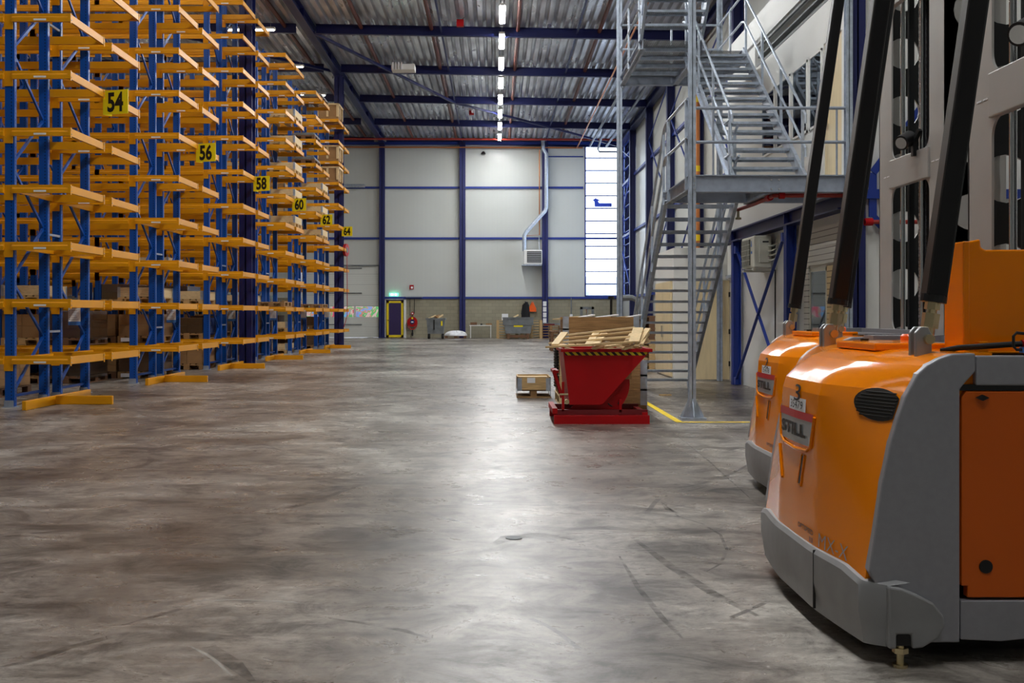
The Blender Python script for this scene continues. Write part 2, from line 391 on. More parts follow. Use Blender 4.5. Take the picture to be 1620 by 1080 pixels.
def new(name, me, parent=None, loc=(0, 0, 0), rot=None):
    o = bpy.data.objects.new(name, me); C.objects.link(o); o.location = loc
    if rot: o.rotation_euler = rot
    if parent: o.parent = parent
    return o
def tag(o, label, cat, group=None, kind=None):
    o['label'] = label; o['category'] = cat
    if group: o['group'] = group
    if kind: o['kind'] = kind
    return o
def thing(name, label, cat, loc=(0, 0, 0), rz=0.0, group=None, kind=None):
    o = bpy.data.objects.new(name, None); C.objects.link(o); o.location = loc; o.rotation_euler = (0, 0, rz)
    o.empty_display_size = 0.1
    return tag(o, label, cat, group, kind)
def part(name, mb, m_, parent, world=False, **k):
    """world=True: the mesh was drawn in world coordinates; the parent chain has no rotation"""
    off = (0, 0, 0); loc = (0, 0, 0)
    if world:
        w = Vector((0, 0, 0)); p = parent
        while p: w += p.location; p = p.parent
        off = tuple(w)
    return new(name, mb.mesh(name, m_, off, **k), parent, loc)
def solo(name, mb, m_, label=None, cat=None, group=None, kind=None, origin=None, **k):
    if origin is None:
        n = len(mb.v); xs = [v[0] for v in mb.v]; ys = [v[1] for v in mb.v]; zs = [v[2] for v in mb.v]
        origin = ((min(xs) + max(xs)) / 2, (min(ys) + max(ys)) / 2, min(zs))
    o = new(name, mb.mesh(name, m_, origin, **k), None, origin)
    if label: tag(o, label, cat, group, kind)
    elif kind: o['kind'] = kind
    return o
def struct(name, mb, m_, **k):
    return solo(name, mb, m_, kind='structure', origin=(0, 0, 0), **k)
def copy_tree(o, parent=None):
    c = o.copy(); C.objects.link(c); c.parent = parent
    for ch in list(o.children): copy_tree(ch, c)
    return c
def text2d(s, size, sx=1.0, weight=0.0):
    """outline text as flat (x, y) vertices and faces, centred on the origin"""
    cu = bpy.data.curves.new('t', 'FONT'); cu.body = s; cu.size = size; cu.align_x = 'CENTER'; cu.align_y = 'CENTER'; cu.offset = weight; cu.resolution_u = 3
    o = bpy.data.objects.new('t', cu); C.objects.link(o)
    bpy.context.view_layer.update()
    me = bpy.data.meshes.new_from_object(o.evaluated_get(bpy.context.evaluated_depsgraph_get()))
    vs = [(v.co.x * sx, v.co.y) for v in me.vertices]; fs = [tuple(p.vertices) for p in me.polygons]
    bpy.data.objects.remove(o); bpy.data.curves.remove(cu); bpy.data.meshes.remove(me)
    xs = [v[0] for v in vs]; ys = [v[1] for v in vs]; cx = (min(xs) + max(xs)) / 2; cy = (min(ys) + max(ys)) / 2
    return [(x - cx, y - cy) for x, y in vs], fs
def text_on(mb, s, size, fn, sx=1.0, weight=0.0):
    vs, fs = text2d(s, size, sx, weight); return mb.add([fn(x, y) for x, y in vs], fs)
def at(px, py, Y):
    """world point seen at photo pixel px,py at distance Y"""
    return ((px - 784) / 1685 * Y, Y, CAM_H + (497 - py) / 1685 * Y)
R = random.Random(54)
# ------------------------------------------------------------------ the building
XL, XR, YB, YF = -24.0, 7.3, 61.4, -12.0
def roof_z(x): return 11.42 - 0.018 * x
struct('floor', MB().box(XL - 1, XR + 0.3, YF, YB + 0.3, -0.2, 0.0), 'concrete')

def wall_rects(a0, a1, z0, z1, holes):
    """the wall rectangle cut into boxes that leave the holes open"""
    As = sorted({a0, a1, *[h[0] for h in holes], *[h[1] for h in holes]}); out = []
    for i in range(len(As) - 1):
        p, q = As[i], As[i + 1]; c = (p + q) / 2; z = z0
        for h in sorted([h for h in holes if h[0] < c < h[1]], key=lambda h: h[2]):
            if h[2] > z: out.append((p, q, z, h[2]))
            z = max(z, h[3])
        if z < z1: out.append((p, q, z, z1))
    return out
# end wall: sandwich panels over a block plinth
WIN = (5.14, 7.18, 2.37, 11.08); DOCK = (-11.2, -6.62, 0.0, 4.15); EXITD = (-6.33, -5.28, 0.0, 2.2)
mb = MB()
for p, q, z0, z1 in wall_rects(XL, XR, 2.3, 12.2, [WIN, DOCK]): mb.box(p, q, YB, YB + 0.2, z0, z1)
struct('wall_back', mb, 'panel_back')
mb = MB()
for p, q, z0, z1 in wall_rects(XL, XR, 0, 2.3, [DOCK, EXITD]): mb.box(p, q, YB - 0.04, YB + 0.2, z0, z1)
struct('wall_plinth_back', mb, 'block_wall')
# side walls
RW = [(55.6, 61.2, 2.4, 11.0)]
mb = MB()
for p, q, z0, z1 in wall_rects(YF, YB, 0, 12.2, RW): mb.box(XR, XR + 0.2, p, q, z0, z1)
struct('wall_right', mb, 'panel_side')
struct('wall_left', MB().box(XL - 0.2, XL, YF, YB, 0, 12.4), 'panel_side')
struct('wall_front', MB().box(XL, XR, YF - 0.2, YF, 0, 12.4), 'panel_back')
# corrugated roof deck
mb = MB(); x = XL; pr = []
while x < XR + 0.1:
    pr += [(x, 0.0), (x + 0.14, 0.0), (x + 0.18, 0.13), (x + 0.26, 0.13)]; x += 0.30
for y0, y1 in ((YF, YB),):
    n = len(pr); vs = []
    for y in (y0, y1): vs += [(px, y, roof_z(px) + dz) for px, dz in pr]
    mb.add(vs, [(i, i + 1, n + i + 1, n + i) for i in range(n - 1)])
struct('ceiling', mb, 'roof_deck', normals=False)
struct('roof_slab', MB().box(XL - 0.2, XR + 0.2, YF - 0.2, YB + 0.2, 12.2, 12.4), 'white_wall')

# steel frame
def h_section(mb, x, y, z0, z1, w, d, t=0.03, along='y'):
    if along == 'y':
        mb.box(x - w / 2, x + w / 2, y - d / 2, y - d / 2 + t, z0, z1); mb.box(x - w / 2, x + w / 2, y + d / 2 - t, y + d / 2, z0, z1); mb.box(x - t / 2, x + t / 2, y - d / 2, y + d / 2, z0, z1)
    else:
        mb.box(x - w / 2, x - w / 2 + t, y - d / 2, y + d / 2, z0, z1); mb.box(x + w / 2 - t, x + w / 2, y - d / 2, y + d / 2, z0, z1); mb.box(x - w / 2, x + w / 2, y - t / 2, y + t / 2, z0, z1)
def column(x, y, w, d, top, label, along='y', mname='steel_blue', group=None):
    mb = MB(); h_section(mb, x, y, 0, top, w, d, 0.03, along)
    mb.box(x - w / 2 - 0.04, x + w / 2 + 0.04, y - d / 2 - 0.04, y + d / 2 + 0.04, 0, 0.03)
    return solo('steel_column', mb, mname, label, 'column', group, 'structure')
column(-6.56, 12.1, 0.34, 0.42, 11.2, 'dark blue steel column beside the rack nearest the camera')
column(-6.56, 28.15, 0.34, 0.42, 11.2, 'dark blue steel column standing inside the rack behind aisle fifty-eight')
column(-6.48, 44.1, 0.34, 0.42, 11.2, 'dark blue steel column at the last rack, beside aisle sixty-four')
for x, w, lb in ((-6.52, 0.3, 'blue steel column on the end wall between the roller door and the purple door'),
                 (-1.9, 0.34, 'blue steel column in the middle of the end wall'),
                 (2.84, 0.34, 'blue steel column on the end wall next to the heater'),
                 (7.12, 0.3, 'blue steel corner column beside the tall end window'),
                 (-11.4, 0.3, 'blue steel column on the end wall left of the roller door')):
    column(x, YB - 0.2, w, 0.26, 11.3, lb)
for i, y in enumerate((25.4, 31.4, 37.4, 43.4, 49.4, 55.4)):
    column(7.12, y, 0.3, 0.3, 10.95, ['blue steel column of the side wall, nearest to the office block', 'blue steel column of the side wall just beyond the office block', 'blue steel column of the side wall beside the orange pipe',
           'blue steel column of the side wall seen left of the tall galvanised post', 'blue steel column of the side wall beside the window reflections', 'blue steel column of the side wall beside its window'][i], 'x')
# girders and roof beams
def ibeam_y(mb, x, y0, y1, zb, h, w, t=0.03):
    mb.box(x - w / 2, x + w / 2, y0, y1, zb, zb + t); mb.box(x - w / 2, x + w / 2, y0, y1, zb + h - t, zb + h); mb.box(x - t / 2, x + t / 2, y0, y1, zb, zb + h)
mb = MB(); ibeam_y(mb, -6.52, YF, YB, 11.18, 0.36, 0.3)
for y in [5.4 + 6 * k for k in range(10)]: mb.box(-6.66, -6.38, y - 0.01, y + 0.01, 11.2, 11.52)
solo('roof_girder', mb, 'steel_blue', 'long dark blue roof girder running over the rack ends', 'beam', None, 'structure')
mb = MB(); ibeam_y(mb, 7.1, YF, YB, 10.9, 0.3, 0.3)
solo('roof_girder', mb, 'steel_blue', 'blue eaves beam along the top of the side wall', 'beam', None, 'structure')
BEAM_AT = ['over the camera, out of sight behind', 'nearest one over the trucks', 'over the near racks', 'crossing above aisle number 54', 'crossing above aisle fifty-eight', 'crossing just above the top of the picture',
           'front one seen, above the far lamps', 'crossing behind the hanging white unit', 'third one seen, before the end wall', 'last one before the end wall', 'along the top of the end wall']
for i in range(2, 11):
    y = 1.4 + 6 * i - 0.0
    if y > YB: break
    mb = MB()
    for a, b2 in ((XL, -7.0), (-6.3, 7.0)) if True else ():
        za = roof_z(a) - 0.34; zb = roof_z(b2) - 0.34
        for dz0, dz1, w in ((0, 0.02, 0.16), (0.31, 0.33, 0.16), (0, 0.33, 0.02)):
            mb.add([(a, y - w / 2, za + dz0), (b2, y - w / 2, zb + dz0), (b2, y + w / 2, zb + dz0), (a, y + w / 2, za + dz0), (a, y - w / 2, za + dz1), (b2, y - w / 2, zb + dz1), (b2, y + w / 2, zb + dz1), (a, y + w / 2, za + dz1)],
                   [(0, 3, 2, 1), (4, 5, 6, 7), (0, 1, 5, 4), (1, 2, 6, 5), (2, 3, 7, 6), (3, 0, 4, 7)])
    solo('roof_beam', mb, 'steel_blue', 'dark blue roof beam ' + BEAM_AT[i], 'beam', 'roof beams', 'structure')
mb = MB()
for x in (-1.9, 2.85): mb.bar((x, 31.4, roof_z(x) - 0.2), (x, 61, roof_z(x) - 0.2), 0.06, 0.06)
struct('trim_1', mb, 'steel_blue')
mb = MB()
zz_ = 11.2
for a, b2 in (((-6.4, 37.4), (-1.9, 49.4)), ((-1.9, 49.4), (2.85, 55.4)), ((2.85, 49.4 + 6), (7.0, 61)), ((-6.6, 43.4), (-12, 37.4)), ((-6.4, 25), (-1.9, 31.4))):
    mb.bar((a[0], a[1], roof_z(a[0]) - 0.3), (b2[0], b2[1], roof_z(b2[0]) - 0.3), 0.10, 0.10)
struct('trim_2', mb, 'steel_blue')
# girts
mb = MB()
for z in (5.72, 8.64):
    mb.box(XL, 5.05, YB - 0.1, YB, z - 0.06, z + 0.06)
mb.box(-6.4, XR, YB - 0.12, YB, 2.24, 2.36); mb.box(5.05, XR, YB - 0.1, YB, 5.66, 5.78)
mb.box(2.84, 5.05, YB - 0.08, YB, 10.4, 10.46); mb.box(XL, XR, YB - 0.2, YB, 11.1, 11.25)
struct('trim_3', mb, 'girt_blue')
mb = MB()
for z in (2.3, 5.72, 8.64): mb.box(XR - 0.12, XR, 22, YB, z - 0.06, z + 0.06)
mb.box(XR - 0.1, XR, YF, YB, 0, 0.1)
for y0, y1 in ((49.4, 43.4), (43.4, 37.4), (37.4, 31.4), (55.4, 61.2)):
    mb.bar((XR - 0.2, y0, 2.3), (XR - 0.2, y1, 5.7), 0.05, 0.05); mb.bar((XR - 0.2, y1, 5.7), (XR - 0.2, y0, 9.4), 0.05, 0.05)
    mb.bar((XR - 0.2, y0, 9.4), (XR - 0.2, y1, 10.9), 0.04, 0.04)
struct('trim_4', mb, 'girt_blue')

# windows
def window(idx, axis, pos, a0, a1, z0, z1, rows, cols=1, m_='girt_blue', gl='glass', fw=0.07, d=0.08, bw=0.03, go=0.03):
    mb = MB(); g = MB()
    def B(p, q, u, v):
        if axis == 'y': mb.box(p, q, pos - 0.02, pos + d, u, v)
        else: mb.box(pos - 0.02, pos + d, p, q, u, v)
    B(a0, a0 + fw, z0, z1); B(a1 - fw, a1, z0, z1); B(a0, a1, z0, z0 + fw); B(a0, a1, z1 - fw, z1)
    for k in range(1, rows): z = z0 + (z1 - z0) * k / rows; B(a0, a1, z - bw, z + bw)
    for k in range(1, cols): a = a0 + (a1 - a0) * k / cols; B(a - bw, a + bw, z0, z1)
    if axis == 'y': g.box(a0 + fw, a1 - fw, pos + go, pos + go + 0.006, z0 + fw, z1 - fw)
    else: g.box(pos + go, pos + go + 0.006, a0 + fw, a1 - fw, z0 + fw, z1 - fw)
    f = struct('window_%d' % idx, mb, m_); o = new('window_glass', g.mesh('window_glass', gl), f); return f
window(1, 'y', YB, WIN[0], WIN[1], WIN[2], WIN[3], 12)
window(2, 'x', XR + 0.05, 55.6, 61.2, 2.4, 11.0, 12, 2, 'girt_blue', 'glass', 0.05, 0.03, 0.02)
# blue arrow emblem stuck on the tall window
mb = MB()
def E(px, py): p = at(px, py, YB - 0.05); return (p[0], p[2])
mb.prism([E(937, 317), E(942, 313), E(950, 317), E(946, 318), E(948, 321), E(968, 321), E(968, 327), E(941, 327), E(940, 318)], 'y', YB - 0.034, YB - 0.03)
solo('window_emblem', mb, 'logo_blue', 'blue arrow and bar emblem on the tall end window', 'sign')

# dock door
f = thing('roller_door', 'large white sectional dock door with a strip of panes in the end wall', 'door', (-8.9, YB - 0.02, 0), kind='structure')
f.name = 'door_1'
mb = MB()
panes = [(-11.05 + 0.735 * 2 * k + 0.06, -11.05 + 0.735 * 2 * (k + 1) - 0.06, 1.19, 1.80) for k in range(3)]
for p, q, z0, z1 in wall_rects(DOCK[0] + 0.02, DOCK[1] - 0.02, 0.02, 4.13, panes): mb.box(p, q, YB - 0.02, YB + 0.04, z0, z1)
part('door_leaf', mb, 'door_sections', f, True)
for p, q, z0, z1 in panes: part('window_pane', MB().box(p, q, YB + 0.0, YB + 0.01, z0, z1), 'glass', f, True)
for z, xa, xb in ((4.0, -9.6, -7.7), (2.57, -9.6, -7.7), (0.76, -9.6, -7.7)): part('reinforcing_bar', MB().box(xa, xb, YB - 0.06, YB - 0.02, z - 0.03, z + 0.03), 'bin_grey', f, True)
mb = MB()
mb.box(-6.74, -6.64, YB - 0.1, YB - 0.02, 0, 4.15); mb.box(-11.3, -11.2, YB - 0.1, YB - 0.02, 0, 4.15); mb.box(-11.3, -6.6, YB - 0.12, YB - 0.02, 4.12, 4.2)
part('guide_rail', mb, 'bin_grey', f, True)
mb = MB().cyl((-9.9, YB - 0.25, 8.72), (-7.5, YB - 0.25, 8.72), 0.1, 16)
solo('door_spring', mb, 'galv', 'grey spring drum of the dock door on the blue rail', 'spring')

# exit door, purple with yellow edge and white frame
f = thing('exit_door', 'x', 'door', (-5.8, YB - 0.06, 0), kind='structure'); f.name = 'door_2'
f['label'] = 'dark purple door with a yellow border and white frame in the end wall'
mb = MB(); mb.box(-6.46, -6.33, YB - 0.1, YB + 0.1, 0, 2.32); mb.box(-5.28, -5.15, YB - 0.1, YB + 0.1, 0, 2.32); mb.box(-6.46, -5.15, YB - 0.1, YB + 0.1, 2.2, 2.32); mb.box(-6.46, -5.15, YB + 0.1, YB + 0.14, 0, 2.32)  # last box is an added backing that stops light leaking round the leaf
part('door_frame', mb, 'white', f, True)
part('door_leaf', MB().box(-6.30, -5.31, YB - 0.05, YB, 0.02, 2.18), 'door_purple', f, True)
mb = MB()
for a in ((-6.28, -6.15, 0.03, 2.12), (-5.44, -5.31, 0.03, 2.12), (-6.28, -5.31, 0.03, 0.16), (-6.28, -5.31, 2.0, 2.12)): mb.box(a[0], a[1], YB - 0.056, YB - 0.05, a[2], a[3])
part('yellow_border', mb, 'frame_yellow', f, True)
part('door_handle', MB().box(-6.22, -6.08, YB - 0.12, YB - 0.06, 1.0, 1.03), 'chrome', f, True)

# outside: neighbouring building and a lorry with a bright side
solo('neighbour_building', MB().box(-2, 22, 92, 100, 0, 4.6).box(8.0, 9.2, 91.6, 92, 0, 3.3), 'outside_wall', 'pale flat building outside, seen through the tall end window', 'building')
solo('outside_ground', MB().box(-40, 60, 61.65, 140, -0.25, -0.05), 'floor_back', kind='structure')
mb = MB().box(-12.2, -6.0, 63.2, 65.6, 0.6, 3.4)
t = thing('parked_trailer', 'colourful trailer side outside, seen through the dock door panes', 'trailer', (-9.1, 64.4, 0))
part('trailer_body', mb, 'poster_colours', t, True)
for x in (-11.6, -10.3, -7.4, -6.6): part('wheel', MB().cyl((x, 63.3, 0.45), (x, 63.7, 0.45), 0.5, 20), 'rubber', t, True)

# ------------------------------------------------------------------ office block on the right
OX, OY0, OY1, OT = 4.75, 14.0, 21.8, 6.78
UP_DOOR = (14.62, 15.42, 3.15, 5.26)
UPW = [(15.48, 16.08, 4.12, 5.22), (16.2, 17.0, 4.12, 5.22), (17.15, 17.95, 4.12, 5.22), (18.1, 18.95, 4.12, 5.22)]
LOWW = (15.22, 16.05, 0.9, 2.03)
RECESS = (14.0, 19.5, 5.83, 6.25)
mb = MB()
for p, q, z0, z1 in wall_rects(OY0, OY1, 0, OT, UPW + [UP_DOOR, LOWW, RECESS]): mb.box(OX, OX + 0.15, p, q, z0, z1)
mb.box(OX + 0.15, XR, OY0, OY0 + 0.12, 0, OT)
mb.box(OX + 0.15, XR, OY1 - 0.12, OY1, 0, OT)
mb.box(OX + 0.15, XR, OY0 + 0.12, OY1 - 0.12, OT - 0.15, OT - 0.005); mb.box(OX + 0.15, XR, OY0 + 0.1, OY1 - 0.1, 2.7, 2.95)
mb.box(OX + 0.15, OX + 0.3, 14.1, 19.5, 5.7, 6.35)
struct('wall_office', mb, 'white_wall')
mb = MB(); mb.box(OX + 0.02, OX + 0.1, 14.1, 19.45, 5.86, 5.90); mb.box(OX + 0.04, OX + 0.14, 14.1, 19.45, 6.02, 6.05); mb.box(OX + 0.02, OX + 0.06, 14.1, 19.45, 6.18, 6.22)
struct('trim_5', mb, 'bin_grey')
for i, (a, b2, z0, z1) in enumerate(UPW): window(3 + i, 'x', OX, a, b2, z0, z1, 1, 1, 'white', 'office_glass', 0.035, 0.12, 0.03, -0.012)
window(7, 'x', OX, LOWW[0], LOWW[1], LOWW[2], LOWW[3], 1, 1, 'ac_white', 'office_glass', 0.05, 0.1, 0.03, -0.012)
solo('window_blind', MB().box(OX + 0.2, OX + 0.23, 15.22, 16.05, 0.9, 2.03), 'label_blue', 'pale blue panel behind the glass of the ground floor office window', 'blind')
struct('wall_siding', MB().box(OX - 0.03, OX, 14.35, 16.3, 2.08, 2.62).box(OX - 0.03, OX, 16.08, 16.3, 0.1, 2.08), 'siding')
struct('wall_siding', MB().box(OX - 0.03, OX, 14.35, 15.18, 0.1, 2.05), 'wood_siding')
f = thing('upper_door', 'pale wooden door at the head of the first stair landing', 'door', (OX, 15.0, 3.15), kind='structure'); f.name = 'door_3'
part('door_leaf', MB().box(OX + 0.02, OX + 0.06, UP_DOOR[0], UP_DOOR[1], 3.17, 5.26), 'wood_door', f, True)
part('door_handle', MB().cyl((OX - 0.05, 15.32, 4.12), (OX + 0.03, 15.32, 4.12), 0.03).bar((OX - 0.04, 15.32, 4.12), (OX - 0.04, 15.2, 4.12), 0.025, 0.025), 'brass', f, True)
# mezzanine steel on the office front
mb = MB()
for zb, zt, w in ((2.74, 2.765, 0.2), (2.935, 2.96, 0.2), (2.74, 2.96, 0.03)): mb.box(OX - 0.12 - w / 2, OX - 0.12 + w / 2, 14.1, 21.6, zb, zt)
for y in (16.75, 20.5): mb.box(OX - 0.22, OX - 0.02, y - 0.01, y + 0.01, 2.74, 2.96)
solo('mezzanine_beam', mb, 'steel_blue', 'dark blue steel beam along the front of the white office block', 'beam', None, 'structure')
for y, lb in ((20.5, 'blue steel post beside the open wooden door under the office beam'), (16.75, 'blue steel post behind the trucks, between air conditioner and office window')):
    mb = MB(); h_section(mb, OX - 0.12, y, 0, 2.74, 0.16, 0.16, 0.02, 'x'); solo('steel_column', mb, 'girt_blue', lb, 'column', None, 'structure')
mb = MB(); h_section(mb, OX - 0.02, 14.0, 0, 11.0, 0.2, 0.2, 0.02)
solo('steel_column', mb, 'steel_blue', 'tall blue column behind the galvanised post at the office corner', 'column', None, 'structure')
mb = MB(); mb.bar((OX - 0.14, 20.3, 2.55), (OX - 0.14, 17.0, 0.1), 0.05, 0.02).bar((OX - 0.16, 20.3, 0.1), (OX - 0.16, 17.0, 2.55), 0.05, 0.02)
for y, z in ((20.32, 2.58), (16.98, 2.58), (20.32, 0.08)): mb.box(OX - 0.19, OX - 0.12, y - 0.06, y + 0.06, z - 0.07, z + 0.07)
solo('cross_brace', mb, 'girt_blue', 'blue cross bracing below the air conditioner', 'brace', None, 'structure')
# face of the block that looks at the camera: beam, gusset and braces
mb = MB(); y = OY0 - 0.06
mb.box(4.8, 7.2, y - 0.06, y + 0.03, 2.86, 2.98); mb.box(4.88, 4.98, y - 0.03, y, 2.62, 3.2)
mb.bar((4.93, y - 0.03, 3.2), (6.2, y - 0.03, 4.9), 0.02, 0.10).bar((4.93, y - 0.03, 2.62), (6.6, y - 0.03, 0.9), 0.02, 0.10)
solo('cross_brace', mb, 'girt_blue', 'blue beam and diagonal braces on the white wall behind the truck masts', 'brace', None, 'structure')
solo('wall_cabinet', MB().box(4.85, 7.2, 21.8, 21.9, 2.8, 6.7), 'white_wall', kind='structure').name = 'wall_office_rear'

# store room block with cupboard doors, open wooden door
mb = MB(); mb.box(3.73, 7.2, 22.3, 22.45, 0, 2.74); mb.box(3.73, 3.85, 22.45, 24.7, 0, 2.74); mb.box(3.73, 7.2, 24.7, 24.8, 0, 2.74); mb.box(3.85, 7.2, 22.45, 24.7, 2.64, 2.735)
struct('wall_storeroom', mb, 'white_wall')
t = thing('door_4', 'pair of tall pale wooden cupboard doors in the side of the white store room', 'door', (3.72, 23.5, 0), kind='structure')
for y0, y1 in ((22.45, 23.5), (23.52, 24.6)):
    d = part('door_leaf', MB().box(3.69, 3.725, y0, y1, 0.04, 2.05), 'wood_door', t, True)
    part('door_handle', MB().box(3.66, 3.69, (23.44 if y0 < 23 else 23.56) - 0.01, (23.44 if y0 < 23 else 23.56) + 0.01, 0.85, 1.1), 'chrome', d, True)
t = thing('door_5', 'pale wooden door standing open at a right angle behind the stairs', 'door', (4.72, 21.6, 0), kind='structure')
part('door_leaf', MB().box(3.93, 4.74, 21.58, 21.63, 0.03, 2.04), 'wood_door', t, True)
for z in (0.3, 0.95, 1.7): part('hinge', MB().box(4.72, 4.76, 21.55, 21.58, z, z + 0.1), 'black', t, True)
struct('trim_6', MB().box(4.70, 4.76, 20.7, 21.75, 2.08, 2.14).box(4.70, 4.76, 20.65, 20.72, 0, 2.14), 'galv_dull')

# floor markings
def tape(name, pts, w, label):
    mb = MB()
    for (x0, y0), (x1, y1) in zip(pts, pts[1:]):
        d = Vector((x1 - x0, y1 - y0)).normalized(); nx, ny = -d.y * w / 2, d.x * w / 2
        mb.add([(x0 + nx, y0 + ny, 0.003), (x0 - nx, y0 - ny, 0.003), (x1 - nx, y1 - ny, 0.003), (x1 + nx, y1 + ny, 0.003)], [(0, 1, 2, 3)])
    return solo(name, mb, 'paint_yellow', label, 'floor marking', None, 'structure', normals=False)
tape('floor_marking', [(2.3, 22.0), (2.3, 13.32)], 0.09, 'yellow floor line running back beside the foot of the stairs')
tape('floor_marking', [(2.26, 13.32), (6.0, 13.32)], 0.09, 'yellow floor line crossing in front of the stair post')
def fpt(px, py):
    Y = 1685 * CAM_H / (py - 497); return ((px - 784) / 1685 * Y, Y)
def strip(pts, w, m_, label):
    P = [Vector(fpt(*p)) for p in pts]; vs = []
    for i, p in enumerate(P):
        d = (P[min(i + 1, len(P) - 1)] - P[max(i - 1, 0)]).normalized(); e = w * (0.35 if i in (0, len(P) - 1) else 1) / 2
        vs += [(p.x - d.y * e, p.y + d.x * e, 0.0015), (p.x + d.y * e, p.y - d.x * e, 0.0015)]
    mb = MB().add(vs, [(2 * i, 2 * i + 1, 2 * i + 3, 2 * i + 2) for i in range(len(P) - 1)])
    solo('floor_marking', mb, m_, label, 'floor mark', None, 'structure', normals=False)
strip([(1046, 794), (1075, 818), (1110, 828), (1140, 846), (1150, 870), (1140, 892), (1118, 904)], 0.018, 'skid', 'thin dark curved tyre mark on the floor before truck number two')
strip([(1048, 796), (1058, 806), (1072, 812)], 0.05, 'skid', 'short thick dark rub mark at the start of the curved tyre mark')
strip([(1000, 850), (1060, 895), (1130, 940), (1200, 975)], 0.06, 'skid', 'broad dark tyre smear running toward the nearest truck')
strip([(980, 880), (1010, 930), (1050, 980), (1080, 1010)], 0.03, 'skid', 'narrow dark tyre smear in the middle right of the floor')
strip([(520, 978), (580, 986), (640, 998), (680, 1010)], 0.035, 'skid', 'dashed dark tyre tread print at the lower middle of the floor')
strip([(780, 862), (805, 850), (850, 846), (905, 850), (920, 858)], 0.12, 'skid', 'flat dark patch around the small drain in the floor')
strip([(738, 987), (760, 985), (778, 985)], 0.012, 'skid', 'short straight black scratch near the bottom middle')
strip([(738, 1007), (778, 1006)], 0.008, 'skid', 'second short straight black scratch near the bottom middle')
strip([(300, 950), (380, 949), (450, 952), (508, 957)], 0.014, 'scrape', 'long pale scrape across the floor at the lower left')
strip([(300, 1022), (335, 1040), (365, 1068)], 0.022, 'scrape', 'pale curved scrape at the bottom left of the floor')
strip([(298, 1030), (330, 1024), (370, 1050), (400, 1078)], 0.07, 'skid', 'dark ribbed tyre print at the bottom left of the floor')
strip([(0, 1055), (40, 1048), (110, 1024), (190, 1004), (205, 1000)], 0.05, 'skid', 'dark tyre print entering from the left at the bottom')
strip([(1062, 682), (1120, 728), (1200, 800)], 0.02, 'skid', 'thin dark line running from the stair post toward the trucks')
solo('floor_drain', MB().cyl((fpt(813, 851)[0], fpt(813, 851)[1], 0), (fpt(813, 851)[0], fpt(813, 851)[1], 0.004), 0.05, 20), 'bin_grey', 'small round dark drain cover in the floor', 'drain')

# ------------------------------------------------------------------ lamps
def make_led(name, w, l, m_):
    h = MB().box(-w / 2 - 0.02, w / 2 + 0.02, -l / 2 - 0.05, l / 2 + 0.05, 0.02, 0.09)
    g = MB().box(-w / 2, w / 2, -l / 2, l / 2, 0.0, 0.02)
    wr = MB().box(-0.004, 0.004, -0.004, 0.004, 0.09, 0.42)
    return h.mesh('lamp_housing', 'white'), g.mesh('diffuser', m_), wr.mesh('hanger', 'bolt'), l / 2 - 0.1
led_a = make_led('a', 0.16, 2.0, 'led_main'); led_b = make_led('b', 0.16, 1.7, 'led_rack')
def led(x, y, z, rz, ms, label, group):
    t = thing('ceiling_lamp', label, 'lamp', (x, y, z), rz, group)
    new('lamp_housing', ms[0], t); new('diffuser', ms[1], t); new('hanger', ms[2], t, (0, ms[3], 0)); new('hanger', ms[2], t, (0, -ms[3], 0))
LBL = ['farthest', 'second farthest', 'third from the end wall', 'fourth from the end wall', 'fifth from the end wall', 'sixth from the end wall', 'seventh from the end wall', 'largest one seen, eighth from the end wall']
k = 0; y = 58.5
while y > -1:
    lb = 'bright strip lamp over the driving aisle, ' + (LBL[k] if k < 8 else '%s from the end wall' % ['ninth', 'tenth', 'eleventh', 'twelfth', 'thirteenth', 'fourteenth', 'fifteenth', 'sixteenth', 'seventeenth', 'eighteenth', 'nineteenth', 'twentieth', 'twenty-first'][k - 8])
    led(0.22, y, 11.05, 0, led_a, lb, 'strip lamps over the driving aisle'); y -= 3.42; k += 1
NAMES = {-1: 'in front of the first rack', 0: 'behind rack fifty-four', 1: 'behind rack fifty-six', 2: 'behind rack fifty-eight', 3: 'behind rack sixty', 4: 'behind rack sixty-two', 5: 'behind rack sixty-four'}
for g in range(-1, 6):
    for j in range(4):
        led(-8.2 - 3.6 * j, 19.5 + 5.26 * g, 10.75, math.pi / 2, led_b, 'strip lamp %s, %s' % (NAMES[g], ['first in from the aisle', 'second in from the aisle', 'third in from the aisle', 'fourth in from the aisle'][j]), 'strip lamps between the racks')
# a second lamp row of the hall, over the parked trucks behind the camera side
# ------------------------------------------------------------------ pallet racks
PX, BAY, LEV0, DLEV, NL = -7.06, 2.65, 0.687, 0.826, 11
DEP = 1.15
ROWS = [15.5 + 5.26 * g + (1.65 if r else 0) for g in range(6) for r in (0, 1)]
BAYS = [2, 2, 2, 2, 3, 3, 4, 4, 4, 4, 4, 4]
def beam_profile():  # y,z stepped section, outer face at y=-0.05
    return [(0, -0.06), (-0.05, -0.06), (-0.05, 0.0), (-0.032, 0.018), (-0.032, 0.06), (0, 0.06)]
def flip(p): return [(-y, z) for y, z in p]
def me_beam(front):
    pr = beam_profile() if front else flip(beam_profile())
    mb = MB().prism(pr, 'x', -BAY + 0.062, -0.062)
    s = -1 if front else 1
    for x0, x1 in ((-BAY - 0.062, -BAY + 0.07), (-0.07, 0.062)):
        y0, y1 = sorted((0.0, s * 0.012)); mb.box(x0, x1, y0, y1, -0.16, 0.06)
    return mb.mesh('beam', 'rack_orange')
me_front, me_rear = me_beam(True), me_beam(False)
mb = MB().box(-0.06, 0.06, -0.045, 0.045, 0, 9.35); mb.box(0.04, 0.075, -0.035, 0.035, 0, 9.35)
me_post = mb.mesh('post', 'rack_upright')
